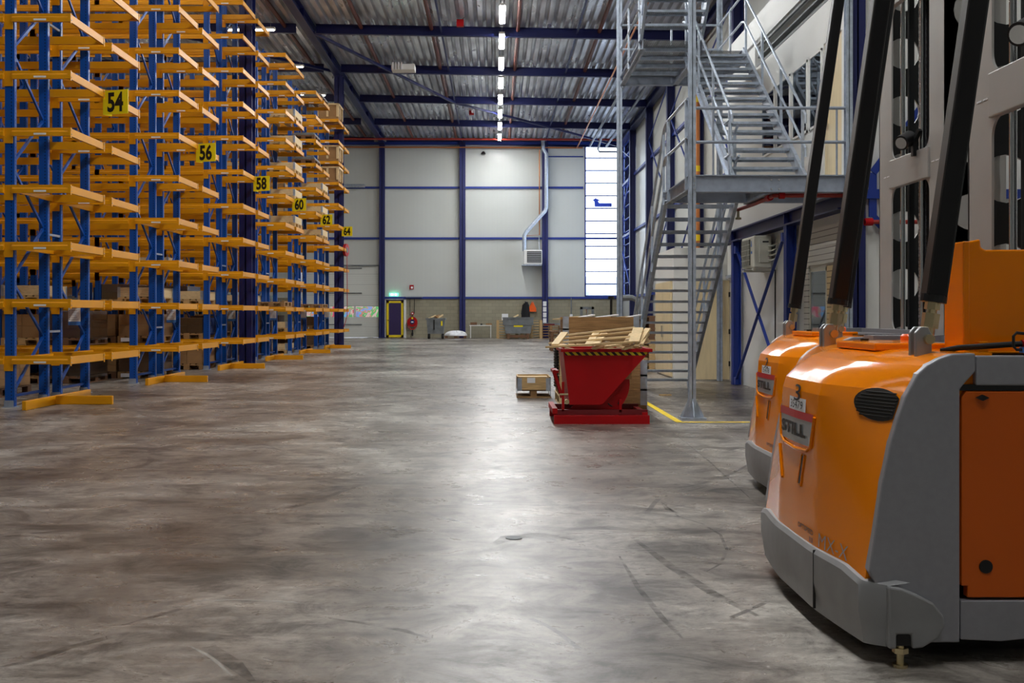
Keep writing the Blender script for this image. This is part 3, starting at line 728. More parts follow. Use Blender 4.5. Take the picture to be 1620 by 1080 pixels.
me_foot = MB().box(-0.09, 0.10, -0.08, 0.08, 0, 0.012).box(-0.07, 0.07, -0.055, -0.048, 0, 0.1).mesh('foot_plate', 'galv_dull')
mb = MB()
z = 0.18; k = 0
mb.bar((0, 0.04, z - 0.02), (0, DEP - 0.04, z - 0.02), 0.03, 0.04)
while z < 8.6:
    a, b2 = (0.04, DEP - 0.04) if k % 2 == 0 else (DEP - 0.04, 0.04)
    mb.bar((0, a, z), (0, b2, z + 0.82), 0.03, 0.04); z += 0.84; k += 1
mb.bar((0, 0.04, 9.2), (0, DEP - 0.04, 9.2), 0.03, 0.04)
me_brace = mb.mesh('frame_bracing', 'rack_blue')
# overhanging frame at the aisle end of each level
OV = 0.91
mb = MB().prism(beam_profile(), 'x', 0.062, OV).prism([(y + DEP + 0.1, z) for y, z in flip(beam_profile())], 'x', 0.062, OV)
mb.v = [(x, (y - 0.05 if y < 0.5 else y - 0.05), z) for x, y, z in mb.v]
mb.box(OV - 0.035, OV, -0.1, DEP + 0.1, -0.06, 0.05)
MBOVH = mb
for y in (-0.1, DEP + 0.06): mb.box(OV, OV + 0.006, y, y + 0.04, -0.085, 0.06)
me_ovh = mb.mesh('end_frame', 'rack_orange')
me_inner = MB().box(0.1, 0.13, -0.05, DEP + 0.05, -0.05, 0.05).mesh('inner_crossbeam', 'rack_orange')
mb = MB()
for y in (-0.08, -0.06, DEP + 0.06, DEP + 0.08):
    for z in (-0.035, 0.03): mb.cyl((OV + 0.004, y, z), (OV + 0.012, y, z), 0.006, 6)
me_bolts = mb.mesh('bolts', 'bolt')
me_lab = MB().box(0.38, 0.56, -0.1025, -0.1005, -0.045, -0.018).mesh('location_label', 'label_white')
SG = ['54', '56', '58', '60', '62', '64']
SW = ['fifty-four', 'fifty-six', 'fifty-eight', 'sixty', 'sixty-two', 'sixty-four']
col_level = lambda k: LEV0 + DLEV * k
for i, (yy, nb) in enumerate(zip(ROWS, BAYS)):
    g, r = divmod(i, 2)
    t = thing('pallet_rack', 'tall blue and orange pallet rack row directly %s yellow sign %s' % ('in front of' if r == 0 else 'behind', SW[g]), 'rack', (PX, yy, 0), 0, 'pallet racks')
    for b_ in range(nb + 1):
        for y in (0, DEP):
            p = new('post', me_post, t, (-BAY * b_, y, 0)); new('foot_plate', me_foot, p)
        new('frame_bracing', me_brace, t, (-BAY * b_, 0, 0))
    for k in range(NL):
        for b_ in range(nb):
            new('beam', me_front, t, (-BAY * b_, -0.05, col_level(k))); new('beam', me_rear, t, (-BAY * b_, DEP + 0.05, col_level(k)))
        e = new('end_frame', me_ovh, t, (0, 0, col_level(k)))
        if k < 4: new('inner_crossbeam', me_inner, e)
        new('bolts', me_bolts, e); new('location_label', me_lab, e)
    if r == 0:
        for z in (1.08, 2.6, 5.9):
            new('row_spacer', MB().bar((0.05, DEP, z), (0.05, DEP + 0.5, z), 0.03, 0.035).mesh('row_spacer', 'galv_dull'), t)

# guard rails on the floor at each rack end
me_g1 = MB().box(-0.03, 0.03, -0.5, 0.58, 0.0, 0.13).box(-0.03, 0.03, 0.62, 1.9, 0.0, 0.13).mesh('side_rail', 'rack_orange', bevel=0.006)
me_g2 = MB().box(0.03, 0.88, 0.50, 0.56, 0.0, 0.13).mesh('cross_rail', 'rack_orange', bevel=0.006)
for g in range(6):
    t = thing('guard_rail', 'low orange steel guard rail on the floor under sign %s' % SW[g], 'guard rail', (-6.62, 15.5 + 5.26 * g - 0.05, 0), 0, 'orange floor guard rails')
    new('side_rail', me_g1, t); new('cross_rail', me_g2, t)

# yellow aisle number signs, folded into a shallow V
for g in range(6):
    y = 16.88 + 5.26 * g
    t = thing('aisle_sign', 'yellow aisle sign with the black number %s on a rack end' % SW[g], 'sign', (-6.02, y, 4.71), 0, 'yellow aisle number signs')
    mb = MB().prism([(-0.225, 0.06), (0.225, -0.09), (0.225, -0.075), (-0.21, 0.07), (-0.12, 0.17), (-0.13, 0.17)], 'z', -0.19, 0.19)
    part('sign_board', mb, 'sign_yellow', t)
    mb = MB(); text_on(mb, SG[g], 0.41, lambda x, z: (x + 0.0, 0.06 - (x + 0.225) / 0.45 * 0.15 - 0.004, z), 0.70, 0.014)
    part('number', mb, 'ink', t, normals=False)

# information sheets hung in the rack ends
for g in range(6):
    y = 15.5 + 5.26 * g + 2.15
    t = thing('information_sheet', 'white and blue information sheet hanging in the rack end under sign %s' % SW[g], 'notice', (-6.98, y, 1.17), 0, 'information sheets in the rack ends')
    part('sheet', MB().box(-0.1, 0.1, 0, 0.004, 0.06, 0.3), 'label_white', t); part('blue_footer', MB().box(-0.1, 0.1, 0, 0.004, 0, 0.06), 'label_blue', t)
    mb = MB()
    for q in range(5): mb.box(-0.085, -0.07, -0.002, 0, 0.09 + q * 0.035, 0.105 + q * 0.035); mb.box(-0.055, 0.07 - 0.02 * (q % 3), -0.002, 0, 0.095 + q * 0.035, 0.10 + q * 0.035)
    part('print_lines', mb, 'bin_grey', t)

# fire hose cord reel on the last column
t = thing('cord_reel', 'red cord reel with hanging red cable on the last rack column', 'reel', (-6.16, 44.0, 4.0))
part('drum', MB().cyl((-0.07, 0.01, 0), (0.03, -0.01, 0), 0.26, 24), 'hose_red', t, smooth=True)
part('drum_hub', MB().cyl((0.03, -0.01, 0), (0.05, -0.014, 0), 0.12, 16), 'bin_grey', t)
part('cable', MB().tube([(0.02, 0, -0.25), (0.03, 0, -1.5), (0.03, 0, -2.7), (-0.05, 0, -3.0), (-0.12, 0, -3.2)], 0.014), 'hose_red', t)

# ------------------------------------------------------------------ pallets, crates and loads
def pallet_mb(L=1.2, W=0.8, o=(0, 0, 0)):
    """euro pallet, long side along y"""
    mb = MB(); ox, oy, oz = o
    def bx(x0, x1, y0, y1, z0, z1): mb.box(ox + x0, ox + x1, oy + y0, oy + y1, oz + z0, oz + z1)
    for x in (-W / 2, -0.0725, W / 2 - 0.1):
        w = 0.1 if x != -0.0725 else 0.145
        bx(x, x + w, -L / 2, L / 2, 0, 0.022)
        for y in (-L / 2, -0.0725, L / 2 - 0.145): bx(x, x + w, y, y + 0.145, 0.022, 0.1)
    for y in (-L / 2, -0.0725, L / 2 - 0.145): bx(-W / 2, W / 2, y, y + 0.145, 0.1, 0.122)
    for k in range(5):
        w = 0.145 if k % 2 == 0 else 0.1; c = -W / 2 + 0.0725 + (W - 0.145) * k / 4; bx(c - w / 2, c + w / 2, -L / 2, L / 2, 0.122, 0.144)
    return mb
me_pal = {m_: pallet_mb().mesh('pallet', m_) for m_ in ('wood', 'wood_old', 'wood_dark', 'wood_pale')}
def cartons_mb(L, W, H, nx, ny, nz, seed=0):
    mb = MB(); rr_ = random.Random(seed)
    for i in range(nx):
        for j in range(ny):
            for k in range(nz):
                g_ = 0.004; e = rr_.uniform(-0.006, 0.006)
                mb.box(-W / 2 + W * i / nx + g_, -W / 2 + W * (i + 1) / nx - g_, -L / 2 + L * j / ny + g_ + e, -L / 2 + L * (j + 1) / ny - g_ + e, 0.144 + H * k / nz + g_, 0.144 + H * (k + 1) / nz)
    return mb
LOADS = []
def proto(kind, n, mk_):
    LOADS.append((kind, mk_))
def film_mb(L, W, H):
    e = 0.015
    return MB().prism([(-W / 2 - e + 0.02, -L / 2 - e), (W / 2 + e - 0.02, -L / 2 - e), (W / 2 + e, -L / 2 - e + 0.02), (W / 2 + e, L / 2 + e - 0.02), (W / 2 + e - 0.02, L / 2 + e), (-W / 2 - e + 0.02, L / 2 + e), (-W / 2 - e, L / 2 + e - 0.02), (-W / 2 - e, -L / 2 - e + 0.02)], 'z', 0.09, 0.144 + H + 0.01)
meshes = {}
def load(x, y, z, kind, where, rz=0.0, seed=0):
    """one loaded pallet; kind: wrapped_low, wrapped_tall, cartons, collars, crate, flat, empty"""
    r_ = random.Random(seed * 7 + 1)
    if kind in ('wrapped_low', 'wrapped_tall', 'cartons', 'dark'):
        H = {'wrapped_low': 0.36, 'wrapped_tall': 0.52, 'cartons': 0.46, 'dark': 0.42}[kind]
        words = {'wrapped_low': 'low film-wrapped cartons on a pallet', 'wrapped_tall': 'taller film-wrapped cartons on a pallet', 'cartons': 'stacked brown cartons on a pallet', 'dark': 'dark brown cartons on a pallet'}[kind]
        t = thing('pallet_load', words + ', ' + where, 'pallet load', (x, y, z), rz, 'pallet loads in the racks')
        key = (kind, seed % 3)
        if key not in meshes:
            nx, ny, nz = [(2, 3, 2), (2, 2, 2), (1, 3, 3)][seed % 3]
            meshes[key] = (cartons_mb(1.16, 0.78, H, nx, ny, nz, seed).mesh('cartons', 'carton_dark' if kind in ('dark', 'wrapped_low') else 'carton', bevel=0), film_mb(1.16, 0.78, H).mesh('stretch_film', 'film'))
        new('pallet', me_pal[('wood', 'wood_old', 'wood_dark')[seed % 3]], t); new('cartons', meshes[key][0], t)
        if 'wrapped' in kind: new('stretch_film', meshes[key][1], t)
        me = MB().box(-0.33, -0.15, -0.606, -0.602, 0.03, 0.11).mesh('paper_label', 'label_white') if 'pl' not in meshes else meshes['pl']
        meshes['pl'] = me
        if seed % 2: new('paper_label', me, t)
    elif kind == 'collars':
        t = thing('collar_box', 'pale hinged pallet box, ' + where, 'crate', (x, y, z), rz, 'wooden pallet boxes in the racks')
        if 'col' not in meshes:
            mb = MB()
            for a in ((-0.4, -0.38, -0.6, 0.6), (0.38, 0.4, -0.6, 0.6), (-0.4, 0.4, -0.6, -0.58), (-0.4, 0.4, 0.58, 0.6)): mb.box(a[0], a[1], a[2], a[3], 0.146, 0.34)
            h = MB()
            for sx in (-1, 1):
                for sy in (-1, 1): h.box(sx * 0.4 - 0.004, sx * 0.4 + 0.004, sy * 0.6 - 0.06 * (sy > 0), sy * 0.6 + 0.06 * (sy < 0), 0.13, 0.35); h.box(sx * 0.4 - 0.06 * (sx > 0), sx * 0.4 + 0.06 * (sx < 0), sy * 0.6 - 0.004, sy * 0.6 + 0.004, 0.13, 0.35)
            meshes['col'] = (mb.mesh('collar', 'wood_pale'), h.mesh('corner_hinges', 'galv'), MB().box(-0.37, 0.37, -0.57, 0.57, 0.146, 0.27).mesh('contents', 'bin_grey'))
        new('pallet', me_pal['wood'], t); new('collar', meshes['col'][0], t); new('corner_hinges', meshes['col'][1], t); new('contents', meshes['col'][2], t)
    elif kind == 'crate':
        t = thing('wooden_crate', 'large battened wooden crate, ' + where, 'crate', (x, y, z), rz, 'battened crates in the last rack')
        if 'cr' not in meshes:
            mb = MB().box(-0.38, 0.38, -0.55, 0.55, 0.1, 0.62)
            b2 = MB()
            for px in (-0.43, -0.04, 0.35): b2.box(px, px + 0.08, -0.6, -0.57, 0.1, 0.62); b2.box(px, px + 0.08, 0.57, 0.6, 0.1, 0.62)
            for s_ in (-1, 1):
                for yy_ in (-0.57, -0.04, 0.49): b2.box(s_ * 0.435 - 0.015, s_ * 0.435 + 0.015, yy_, yy_ + 0.08, 0.1, 0.62)
                b2.box(s_ * 0.45 - 0.01, s_ * 0.45 + 0.01, -0.57, 0.57, 0.55, 0.62)
            b2.box(-0.43, 0.43, -0.6, -0.57, 0.56, 0.62)
            meshes['cr'] = (mb.mesh('crate_panels', 'carton'), b2.mesh('battens', 'wood_pale'), MB().box(-0.42, 0.42, -0.57, -0.45, 0, 0.1).box(-0.42, 0.42, 0.45, 0.57, 0, 0.1).mesh('skids', 'wood_old'))
        new('crate_panels', meshes['cr'][0], t); new('battens', meshes['cr'][1], t); new('skids', meshes['cr'][2], t)
    elif kind == 'flat':
        t = thing('pallet_load', 'flat grey stack on dark pallet, ' + where, 'pallet load', (x, y, z), rz, 'pallet loads in the racks')
        if 'fl' not in meshes: meshes['fl'] = MB().box(-0.39, 0.39, -0.55, 0.55, 0.146, 0.2).box(-0.3, 0.35, -0.5, 0.45, 0.2, 0.24).mesh('sheet_stack', 'bin_grey')
        new('pallet', me_pal['wood_dark'], t); new('sheet_stack', meshes['fl'], t)
    else:
        t = thing('empty_pallet', 'empty wooden pallet, ' + where, 'pallet', (x, y, z), rz, 'empty pallets in the racks')
        new('pallet_boards', me_pal['wood_old'], t)
    return t

ORD = ['first place in', 'second place in', 'third place in', 'fourth place in', 'fifth place in', 'sixth place in', 'seventh place in', 'eighth place in', 'ninth place in', 'tenth place in', 'eleventh place in', 'twelfth place in']
LVN = [w + ' level' for w in 'lowest second third fourth fifth sixth seventh eighth ninth tenth top'.split()]
def where(i, lev, pos):
    g, r = divmod(i, 2)
    w = 'floor' if lev < 0 else LVN[lev]
    return '%s, %s, %s rack of %s' % (w, ORD[pos], 'front' if r == 0 else 'rear', SW[g])
def spot_x(pos):
    b_, j = divmod(pos, 3); return PX - BAY * b_ - 0.485 - 0.843 * j
n = 0
DENS = {-1: 0.85, 0: 0.72, 1: 0.5, 2: 0.16, 3: 0.1, 4: 0.06}
SKIP = {(0, -1, 0), (0, -1, 1), (0, 0, 0), (0, 0, 1), (1, -1, 0), (1, 0, 0), (1, 0, 1), (0, 1, 0), (1, 1, 0), (0, 1, 1), (1, 1, 1), (2, -1, 0), (2, 0, 0), (0, 0, 2)}
FORCE = {(2, -1, 1): 'wrapped_low', (2, 0, 1): 'wrapped_tall', (1, -1, 1): 'cartons', (2, 0, 3): 'wrapped_tall', (4, -1, 0): 'cartons', (4, -1, 1): 'cartons', (3, -1, 1): 'cartons', (6, -1, 1): 'wrapped_tall', (8, -1, 1): 'wrapped_tall'}
for i, (yy, nb) in enumerate(zip(ROWS, BAYS)):
    for lev in (-1, 0, 1, 2):
        for pos in range(min(3 * nb, 9)):
            n += 1
            key = (i, lev, pos)
            if key in SKIP: continue
            if key in FORCE: kd = FORCE[key]
            else:
                if R.random() > DENS[lev] * (1.0 if i > 1 else 0.6): continue
                if lev >= 2 and i < 4: continue
                if lev >= 1 and i == 9 and pos < 2: continue
                kd = R.choice(['wrapped_low', 'wrapped_tall', 'cartons', 'cartons', 'dark', 'dark', 'collars', 'empty'] if lev < 1 else ['collars', 'collars', 'flat', 'empty', 'cartons', 'wrapped_low'])
            z = 0.0 if lev < 0 else col_level(lev) + 0.0605
            load(spot_x(pos), yy + DEP / 2, z, kd, where(i, lev, pos), R.uniform(-0.02, 0.02) if lev < 0 else 0, n)
# loads standing on the overhanging ends of the far racks
EX = -6.60
for i, lev, kd in ((7, 8, 'collars'), (7, 7, 'collars'), (7, 6, 'collars'), (7, 5, 'collars'), (7, 4, 'collars'), (9, 4, 'collars'), (9, 5, 'collars'), (9, 6, 'collars'), (8, 7, 'flat'), (8, 8, 'flat'), (9, 10, 'flat'),
                   (10, 10, 'crate'), (10, 8, 'crate'), (10, 7, 'crate'), (6, 1, 'empty'), (9, 1, 'empty')):
    n += 1
    g, r = divmod(i, 2)
    load(EX, ROWS[i] + DEP / 2, col_level(lev) + 0.0605, kd, 'aisle end of %s, %s rack of %s' % (LVN[lev], 'front' if r == 0 else 'rear', SW[g]), 0, n)
    if kd in ('collars', 'flat'):
        n += 1
        load(EX - 1.35, ROWS[i] + DEP / 2, col_level(lev) + 0.0605, kd, 'next to aisle end, %s, %s rack of %s' % (LVN[lev], 'front' if r == 0 else 'rear', SW[g]), 0, n)
# ------------------------------------------------------------------ galvanised stair tower
t = thing('stair_tower', 'galvanised steel stair tower with grating landings beside the office block', 'stairs', (2.5, 13.8, 0))
def flight(name, x0, x1, ya, za, yb, zb, nst, rail_l=True, rail_r=True, cap=None):
    """stairs from (ya,za) up to (yb,zb)"""
    d = Vector((0, yb - ya, zb - za)); f = None
    for x in (x0, x1):
        mb = MB(); mb.bar((x, ya, za + 0.04), (x, yb, zb - 0.06), 0.012, 0.2, (1, 0, 0) if False else None)
        s_ = 1 if x == x0 else -1
        dn = d.normalized(); up = Vector((0, -dn.z, dn.y)) * (1 if dn.y > 0 else -1)
        for o_ in (0.094, -0.094):
            a = Vector((x - s_ * 0.02, ya, za + 0.04)) + up * o_; b2 = Vector((x - s_ * 0.02, yb, zb - 0.06)) + up * o_
            mb.bar(a, b2, 0.05, 0.012)
        p = part('stringer', mb, 'galv', t, True)
        if f is None: f = p
    for k in range(1, nst):
        y = ya + (yb - ya) * k / nst; z = za + (zb - za) * k / nst; s_ = 1 if yb > ya else -1
        mb = MB().box(x0 + 0.01, x1 - 0.01, y - 0.13, y + 0.13, z - 0.012, z)
        mb.box(x0 + 0.01, x1 - 0.01, y - s_ * 0.13 - 0.005, y - s_ * 0.13 + 0.005, z - 0.045, z + 0.002)
        tr = part('tread', MB().box(x0 + 0.01, x1 - 0.01, y - 0.125, y + 0.125, z - 0.004, z), 'grating', t, True)
        nb = MB().box(x0 + 0.01, x1 - 0.01, y - 0.13, y - 0.122, z - 0.035, z + 0.003).box(x0 + 0.01, x1 - 0.01, y + 0.122, y + 0.13, z - 0.035, z + 0.003)
        for x in (x0 + 0.012, x1 - 0.012): nb.box(x - 0.004, x + 0.004, y - 0.13, y + 0.13, z - 0.04, z + 0.003)
        part('tread_nosing', nb, 'galv', tr, True)
    for x, on in ((x0 - 0.03, rail_l), (x1 + 0.03, rail_r)):
        if not on: continue
        mb = MB(); dy = (yb - ya)
        a = 0.02; b2 = 0.98
        for h in (1.0, 0.52):
            mb.tube([(x, ya + dy * a, za + (zb - za) * a + h - 0.12), (x, ya + dy * a + 0.001, za + (zb - za) * a + h), (x, ya + dy * b2, za + (zb - za) * b2 + h), (x, yb + 0.12 * (1 if dy > 0 else -1), zb + h)], 0.021)
        for q in (0.06, 0.36, 0.66, 0.96):
            mb.bar((x, ya + dy * q, za + (zb - za) * q - 0.05), (x, ya + dy * q, za + (zb - za) * q + 1.0), 0.045, 0.035)
        part('handrail', mb, 'galv', t, True)
FX0, FX1 = 2.53, 3.53
flight('lower', FX0, FX1, 19.6, 0.0, 15.7, 3.15, 18)
flight('middle', 3.42, 4.42, 15.2, 3.15, 19.1, 6.1, 17)
flight('upper', FX0, FX1, 18.4, 6.1, 14.9, 9.1, 17)
# first landing
def landing(x0, x1, y0, y1, z, nm):
    g_ = part('landing_grating', MB().box(x0, x1, y0, y1, z - 0.03, z - 0.026), 'grating', t, True)
    mb = MB()
    k = y0 + 0.45
    while k < y1: mb.box(x0, x1, k, k + 0.04, z - 0.1, z - 0.031); k += 0.62
    part('cross_member', mb, 'galv', g_, True)
def ibx(x0, x1, y, zb, h, w=0.1, t_=0.012):
    return MB().box(x0, x1, y - w / 2, y + w / 2, zb, zb + t_).box(x0, x1, y - w / 2, y + w / 2, zb + h - t_, zb + h).box(x0, x1, y - t_ / 2, y + t_ / 2, zb, zb + h)
def iby(y0, y1, x, zb, h, w=0.1, t_=0.012):
    return MB().box(x - w / 2, x + w / 2, y0, y1, zb, zb + t_).box(x - w / 2, x + w / 2, y0, y1, zb + h - t_, zb + h).box(x - t_ / 2, x + t_ / 2, y0, y1, zb, zb + h)
landing(2.56, 4.55, 13.85, 15.3, 3.15, '')
landing(2.56, 3.45, 15.3, 15.7, 3.15, '')
mb = ibx(2.58, 4.52, 13.8, 2.93, 0.22)
fb = part('front_beam', mb, 'galv_dull', t, True)
mb = MB()
for dx in (-0.05, 0.05):
    for z in (2.97, 3.09): mb.cyl((3.62 + dx, 13.79, z), (3.62 + dx, 13.775, z), 0.013, 6)
part('bolts', mb, 'bolt', fb, True)
part('side_beam', iby(13.85, 15.75, 2.55, 2.97, 0.18), 'galv_dull', t, True)
part('side_beam', iby(13.85, 15.35, 3.62, 2.93, 0.2), 'galv_dull', t, True)
part('side_beam', iby(13.85, 15.35, 4.5, 2.93, 0.2), 'galv_dull', t, True)
part('rear_beam', ibx(2.58, 4.52, 15.3, 2.95, 0.18), 'galv_dull', t, True)
# guard rails of the first landing
mb = MB()
for z in (4.02, 3.58): mb.cyl((2.6, 13.8, z), (4.55, 13.8, z), 0.021, 8)
mb.cyl((2.82, 13.8, 3.15), (2.82, 13.8, 4.02), 0.014, 8).cyl((4.42, 13.8, 3.15), (4.42, 13.8, 4.02), 0.014, 8)
part('guard_railing', mb, 'galv_dull', t, True)
mb = MB()
for z in (4.15, 3.65): mb.tube([(2.5, 13.85, z), (2.5, 15.5, z), (2.5, 15.72, z - 0.1)], 0.021)
for y in (13.95, 15.4): mb.bar((2.5, y, 2.98), (2.5, y, 4.15), 0.035, 0.045)
part('guard_railing', mb, 'galv', t, True)
mb = MB()
for z in (4.15, 3.65): mb.tube([(3.38, 15.3, z - 0.5), (3.38, 15.32, z), (3.38, 15.7, z)], 0.021)
part('guard_railing', mb, 'galv', t, True)
# second landing
landing(2.56, 3.6, 18.4, 21.2, 6.1, ''); landing(3.6, 4.45, 19.1, 21.2, 6.1, '')
for mb in (iby(18.3, 21.25, 2.53, 5.9, 0.18), iby(18.4, 21.25, 3.58, 5.9, 0.18), iby(19.1, 21.25, 4.45, 5.9, 0.18), ibx(2.53, 4.45, 21.2, 5.9, 0.2)): part('side_beam', mb, 'galv_dull', t, True)
mb = MB()
for z in (7.1, 6.62): mb.cyl((2.5, 18.4, z), (2.5, 21.2, z), 0.021, 8).cyl((2.5, 21.2, z), (4.45, 21.2, z), 0.021, 8).cyl((4.45, 21.2, z), (4.45, 19.2, z), 0.021, 8)
for x, y in ((2.5, 18.5), (2.5, 20.0), (3.5, 21.2), (4.45, 20.2)): mb.bar((x, y, 5.95), (x, y, 7.1), 0.045, 0.035)
part('guard_railing', mb, 'galv', t, True)
landing(2.56, 4.55, 13.4, 14.9, 9.1, '')
for mb in (ibx(2.53, 4.55, 13.5, 8.9, 0.2), iby(13.4, 14.9, 2.53, 8.9, 0.2)): part('side_beam', mb, 'galv_dull', t, True)
# posts
def post(x, y, z1, w, cone=False, m_='galv'):
    mb = MB(); h_section(mb, x, y, 0.02, z1, w, w, 0.009)
    p = part('post', mb, m_, t, True)
    if cone:
        mb = MB().box(x - 0.16, x + 0.16, y - 0.16, y + 0.16, 0, 0.02)
        for dx, dy in ((1, 0), (-1, 0), (0, 1), (0, -1)):
            if dx: mb.prism([(x + dx * 0.04, 0.02), (x + dx * 0.15, 0.02), (x + dx * 0.15, 0.04), (x + dx * 0.045, 0.26)], 'y', y - 0.006, y + 0.006)
            else: mb.prism([(y + dy * 0.04, 0.02), (y + dy * 0.15, 0.02), (y + dy * 0.15, 0.04), (y + dy * 0.045, 0.26)], 'x', x - 0.006, x + 0.006)
        mb.lathe([(0.125, 0.02), (0.055, 0.25)], 4, (x, y, 0))
        part('base_plate', mb, m_, p, True)
    return p
p = post(2.545, 13.8, 10.9, 0.088, True)
mb = MB()
for z in (2.97, 3.02, 3.07, 3.12): mb.cyl((2.545 + 0.02, 13.75, z), (2.545 + 0.02, 13.735, z), 0.011, 6)
part('bolts', mb, 'bolt', p, True)
p = post(4.57, 13.8, 10.7, 0.088)
mb = MB()
for z in (2.97, 3.02, 3.07, 3.12): mb.cyl((4.57 - 0.02, 13.75, z), (4.57 - 0.02, 13.735, z), 0.011, 6)
part('bolts', mb, 'bolt', p, True)
post(2.47, 21.25, 10.9, 0.1, True); post(4.47, 21.25, 10.6, 0.1)

# ------------------------------------------------------------------ pipes
def pipe(pts, r, m_, label, name='pipe', cat='pipe', group=None, n=10):
    return solo(name, MB().tube(pts, r, n), m_, label, cat, group, smooth=True)
t = thing('sprinkler_pipe', 'red sprinkler pipe running under the first stair landing', 'pipe', (3.64, 13.9, 2.8))
part('pipe', MB().tube([(3.64, 16.0, 2.92), (3.64, 15.0, 2.9), (3.64, 13.92, 2.9), (3.66, 13.9, 2.9), (4.7, 13.9, 2.9)], 0.028), 'red_pipe', t, True, smooth=True)
part('coupling', MB().cyl((3.70, 13.9, 2.9), (3.77, 13.9, 2.9), 0.045), 'red_paint', t, True); part('coupling', MB().cyl((3.64, 14.25, 2.9), (3.64, 14.1, 2.9), 0.045), 'red_paint', t, True)
part('sprinkler_head', MB().cyl((3.64, 15.98, 2.92), (3.64, 15.98, 2.78), 0.02).cyl((3.64, 15.98, 2.8), (3.64, 15.98, 2.77), 0.045), 'brass', t, True)
t = thing('sprinkler_pipe', 'red pipe stub on the white wall between struts and mast', 'pipe', (4.75, 13.85, 2.5))
part('pipe', MB().cyl((4.8, 13.85, 2.55), (6.5, 13.85, 2.55), 0.028), 'red_pipe', t, True, smooth=True); part('coupling', MB().cyl((4.8, 13.85, 2.55), (4.9, 13.85, 2.55), 0.05), 'red_paint', t, True)
for i, (x, lb) in enumerate(((-7.4, 'above the rack ends'), (-4.72, 'left of the middle of the roof'), (-2.25, 'just left of the lamp row'), (0.78, 'just right of the lamp row'), (3.64, 'right, toward the stair tower'))):
    pipe([(x, 22, roof_z(x) - 0.09), (x, 60.5, roof_z(x) - 0.09)], 0.07, 'brown_pipe', 'brown sprinkler pipe under the roof, ' + lb, 'sprinkler_pipe')
pipe([(-9.0, 59.2, 11.1), (7.0, 59.2, 11.05)], 0.06, 'red_pipe', 'red main pipe crossing below the roof in front of the end wall', 'sprinkler_pipe')
pipe([(-12, 61.1, 10.95), (5, 61.1, 10.9)], 0.045, 'copper', 'copper pipe running along the top of the end wall', 'copper_pipe')
pipe([(3.2, 61.2, 11.0), (3.2, 61.2, 5.9)], 0.035, 'copper', 'thin upright copper pipe beside the heater flue', 'copper_pipe') if False else None
pipe([(2.52, 61.15, 10.8), (2.52, 61.15, 5.9), (1.65, 61.1, 5.85), (1.65, 61.1, 4.85)], 0.03, 'copper', 'thin copper pipe dropping to the white heater', 'copper_pipe')
t = thing('orange_pipe', 'orange upright pipe with yellow bands behind the stair post', 'pipe', (7.02, 37.0, 0))
part('pipe', MB().cyl((6.98, 37.0, 0.3), (6.98, 37.0, 10.7), 0.12, 12), 'copper', t, True, smooth=True)
for z in (1.5, 3.9, 6.3, 8.7): part('band', MB().cyl((6.98, 37, z), (6.98, 37, z + 0.2), 0.128, 12), 'paint_yellow', t, True)
pipe([(4.65, 61.0, 10.86), (4.65, 28.0, 10.86)], 0.035, 'copper', 'thin copper pipe under the roof left of the tall post', 'copper_pipe')
for i, (a, b2) in enumerate((((941, 213), (987, 138)), ((958, 222), (1000, 160)))):
    p0 = [(5.35, 60.5, 10.9), (6.3, 60.5, 10.88)][i]; p1 = [(5.4, 38.0, 10.9), (6.35, 38.0, 10.88)][i]
    pipe([p0, p1], 0.06, 'galv_dull', ['grey conduit under the roof toward the tall window', 'second grey conduit under the roof, nearer the stair tower'][i], 'conduit')
pipe([at(985, 240, 57), at(948, 240, 57), at(946, 236, 57), (at(955, 222, 57)[0], 57, 11.31)], 0.06, 'galv_dull', 'bent grey pipe hanging in front of the tall window', 'conduit')
# heater and flue on the end wall
t = thing('unit_heater', 'white unit heater high on the end wall with dark louvres', 'heater', (2.1, 60.7, 4.15))
part('casing', MB().box(1.6, 2.64, 60.4, 60.95, 4.18, 5.0), 'white', t, True, bevel=0.03)
mb = MB().box(1.78, 2.6, 60.37, 60.4, 4.28, 4.92); part('louvre_panel', mb, 'black', t, True)
mb = MB()
for k in range(6): mb.box(1.8, 2.58, 60.34, 60.37, 4.32 + k * 0.1, 4.36 + k * 0.1)
part('louvre', mb, 'brushed', t, True)
part('bracket', MB().bar((1.75, 61.3, 5.9), (1.75, 60.7, 5.0), 0.04, 0.04).bar((2.5, 61.3, 5.9), (2.5, 60.7, 5.0), 0.04, 0.04).box(1.5, 2.62, 60.4, 61.38, 4.12, 4.17), 'galv', t, True)
p = at(858, 222, 61.0); q = at(864, 335, 61.0); r_ = at(829, 372, 61.0)
mb = MB().tube([(2.7, 60.9, 11.3), (2.72, 60.9, 10.8), (2.9, 60.9, 10.5), (2.9, 60.9, 7.45), (2.83, 60.9, 7.25), (1.75, 60.85, 6.05), (1.64, 60.85, 5.85), (1.64, 60.85, 4.95)], 0.11, 12)
solo('heater_flue', mb, 'galv', 'bent silver flue pipe rising from the heater to the roof', 'flue', smooth=True)
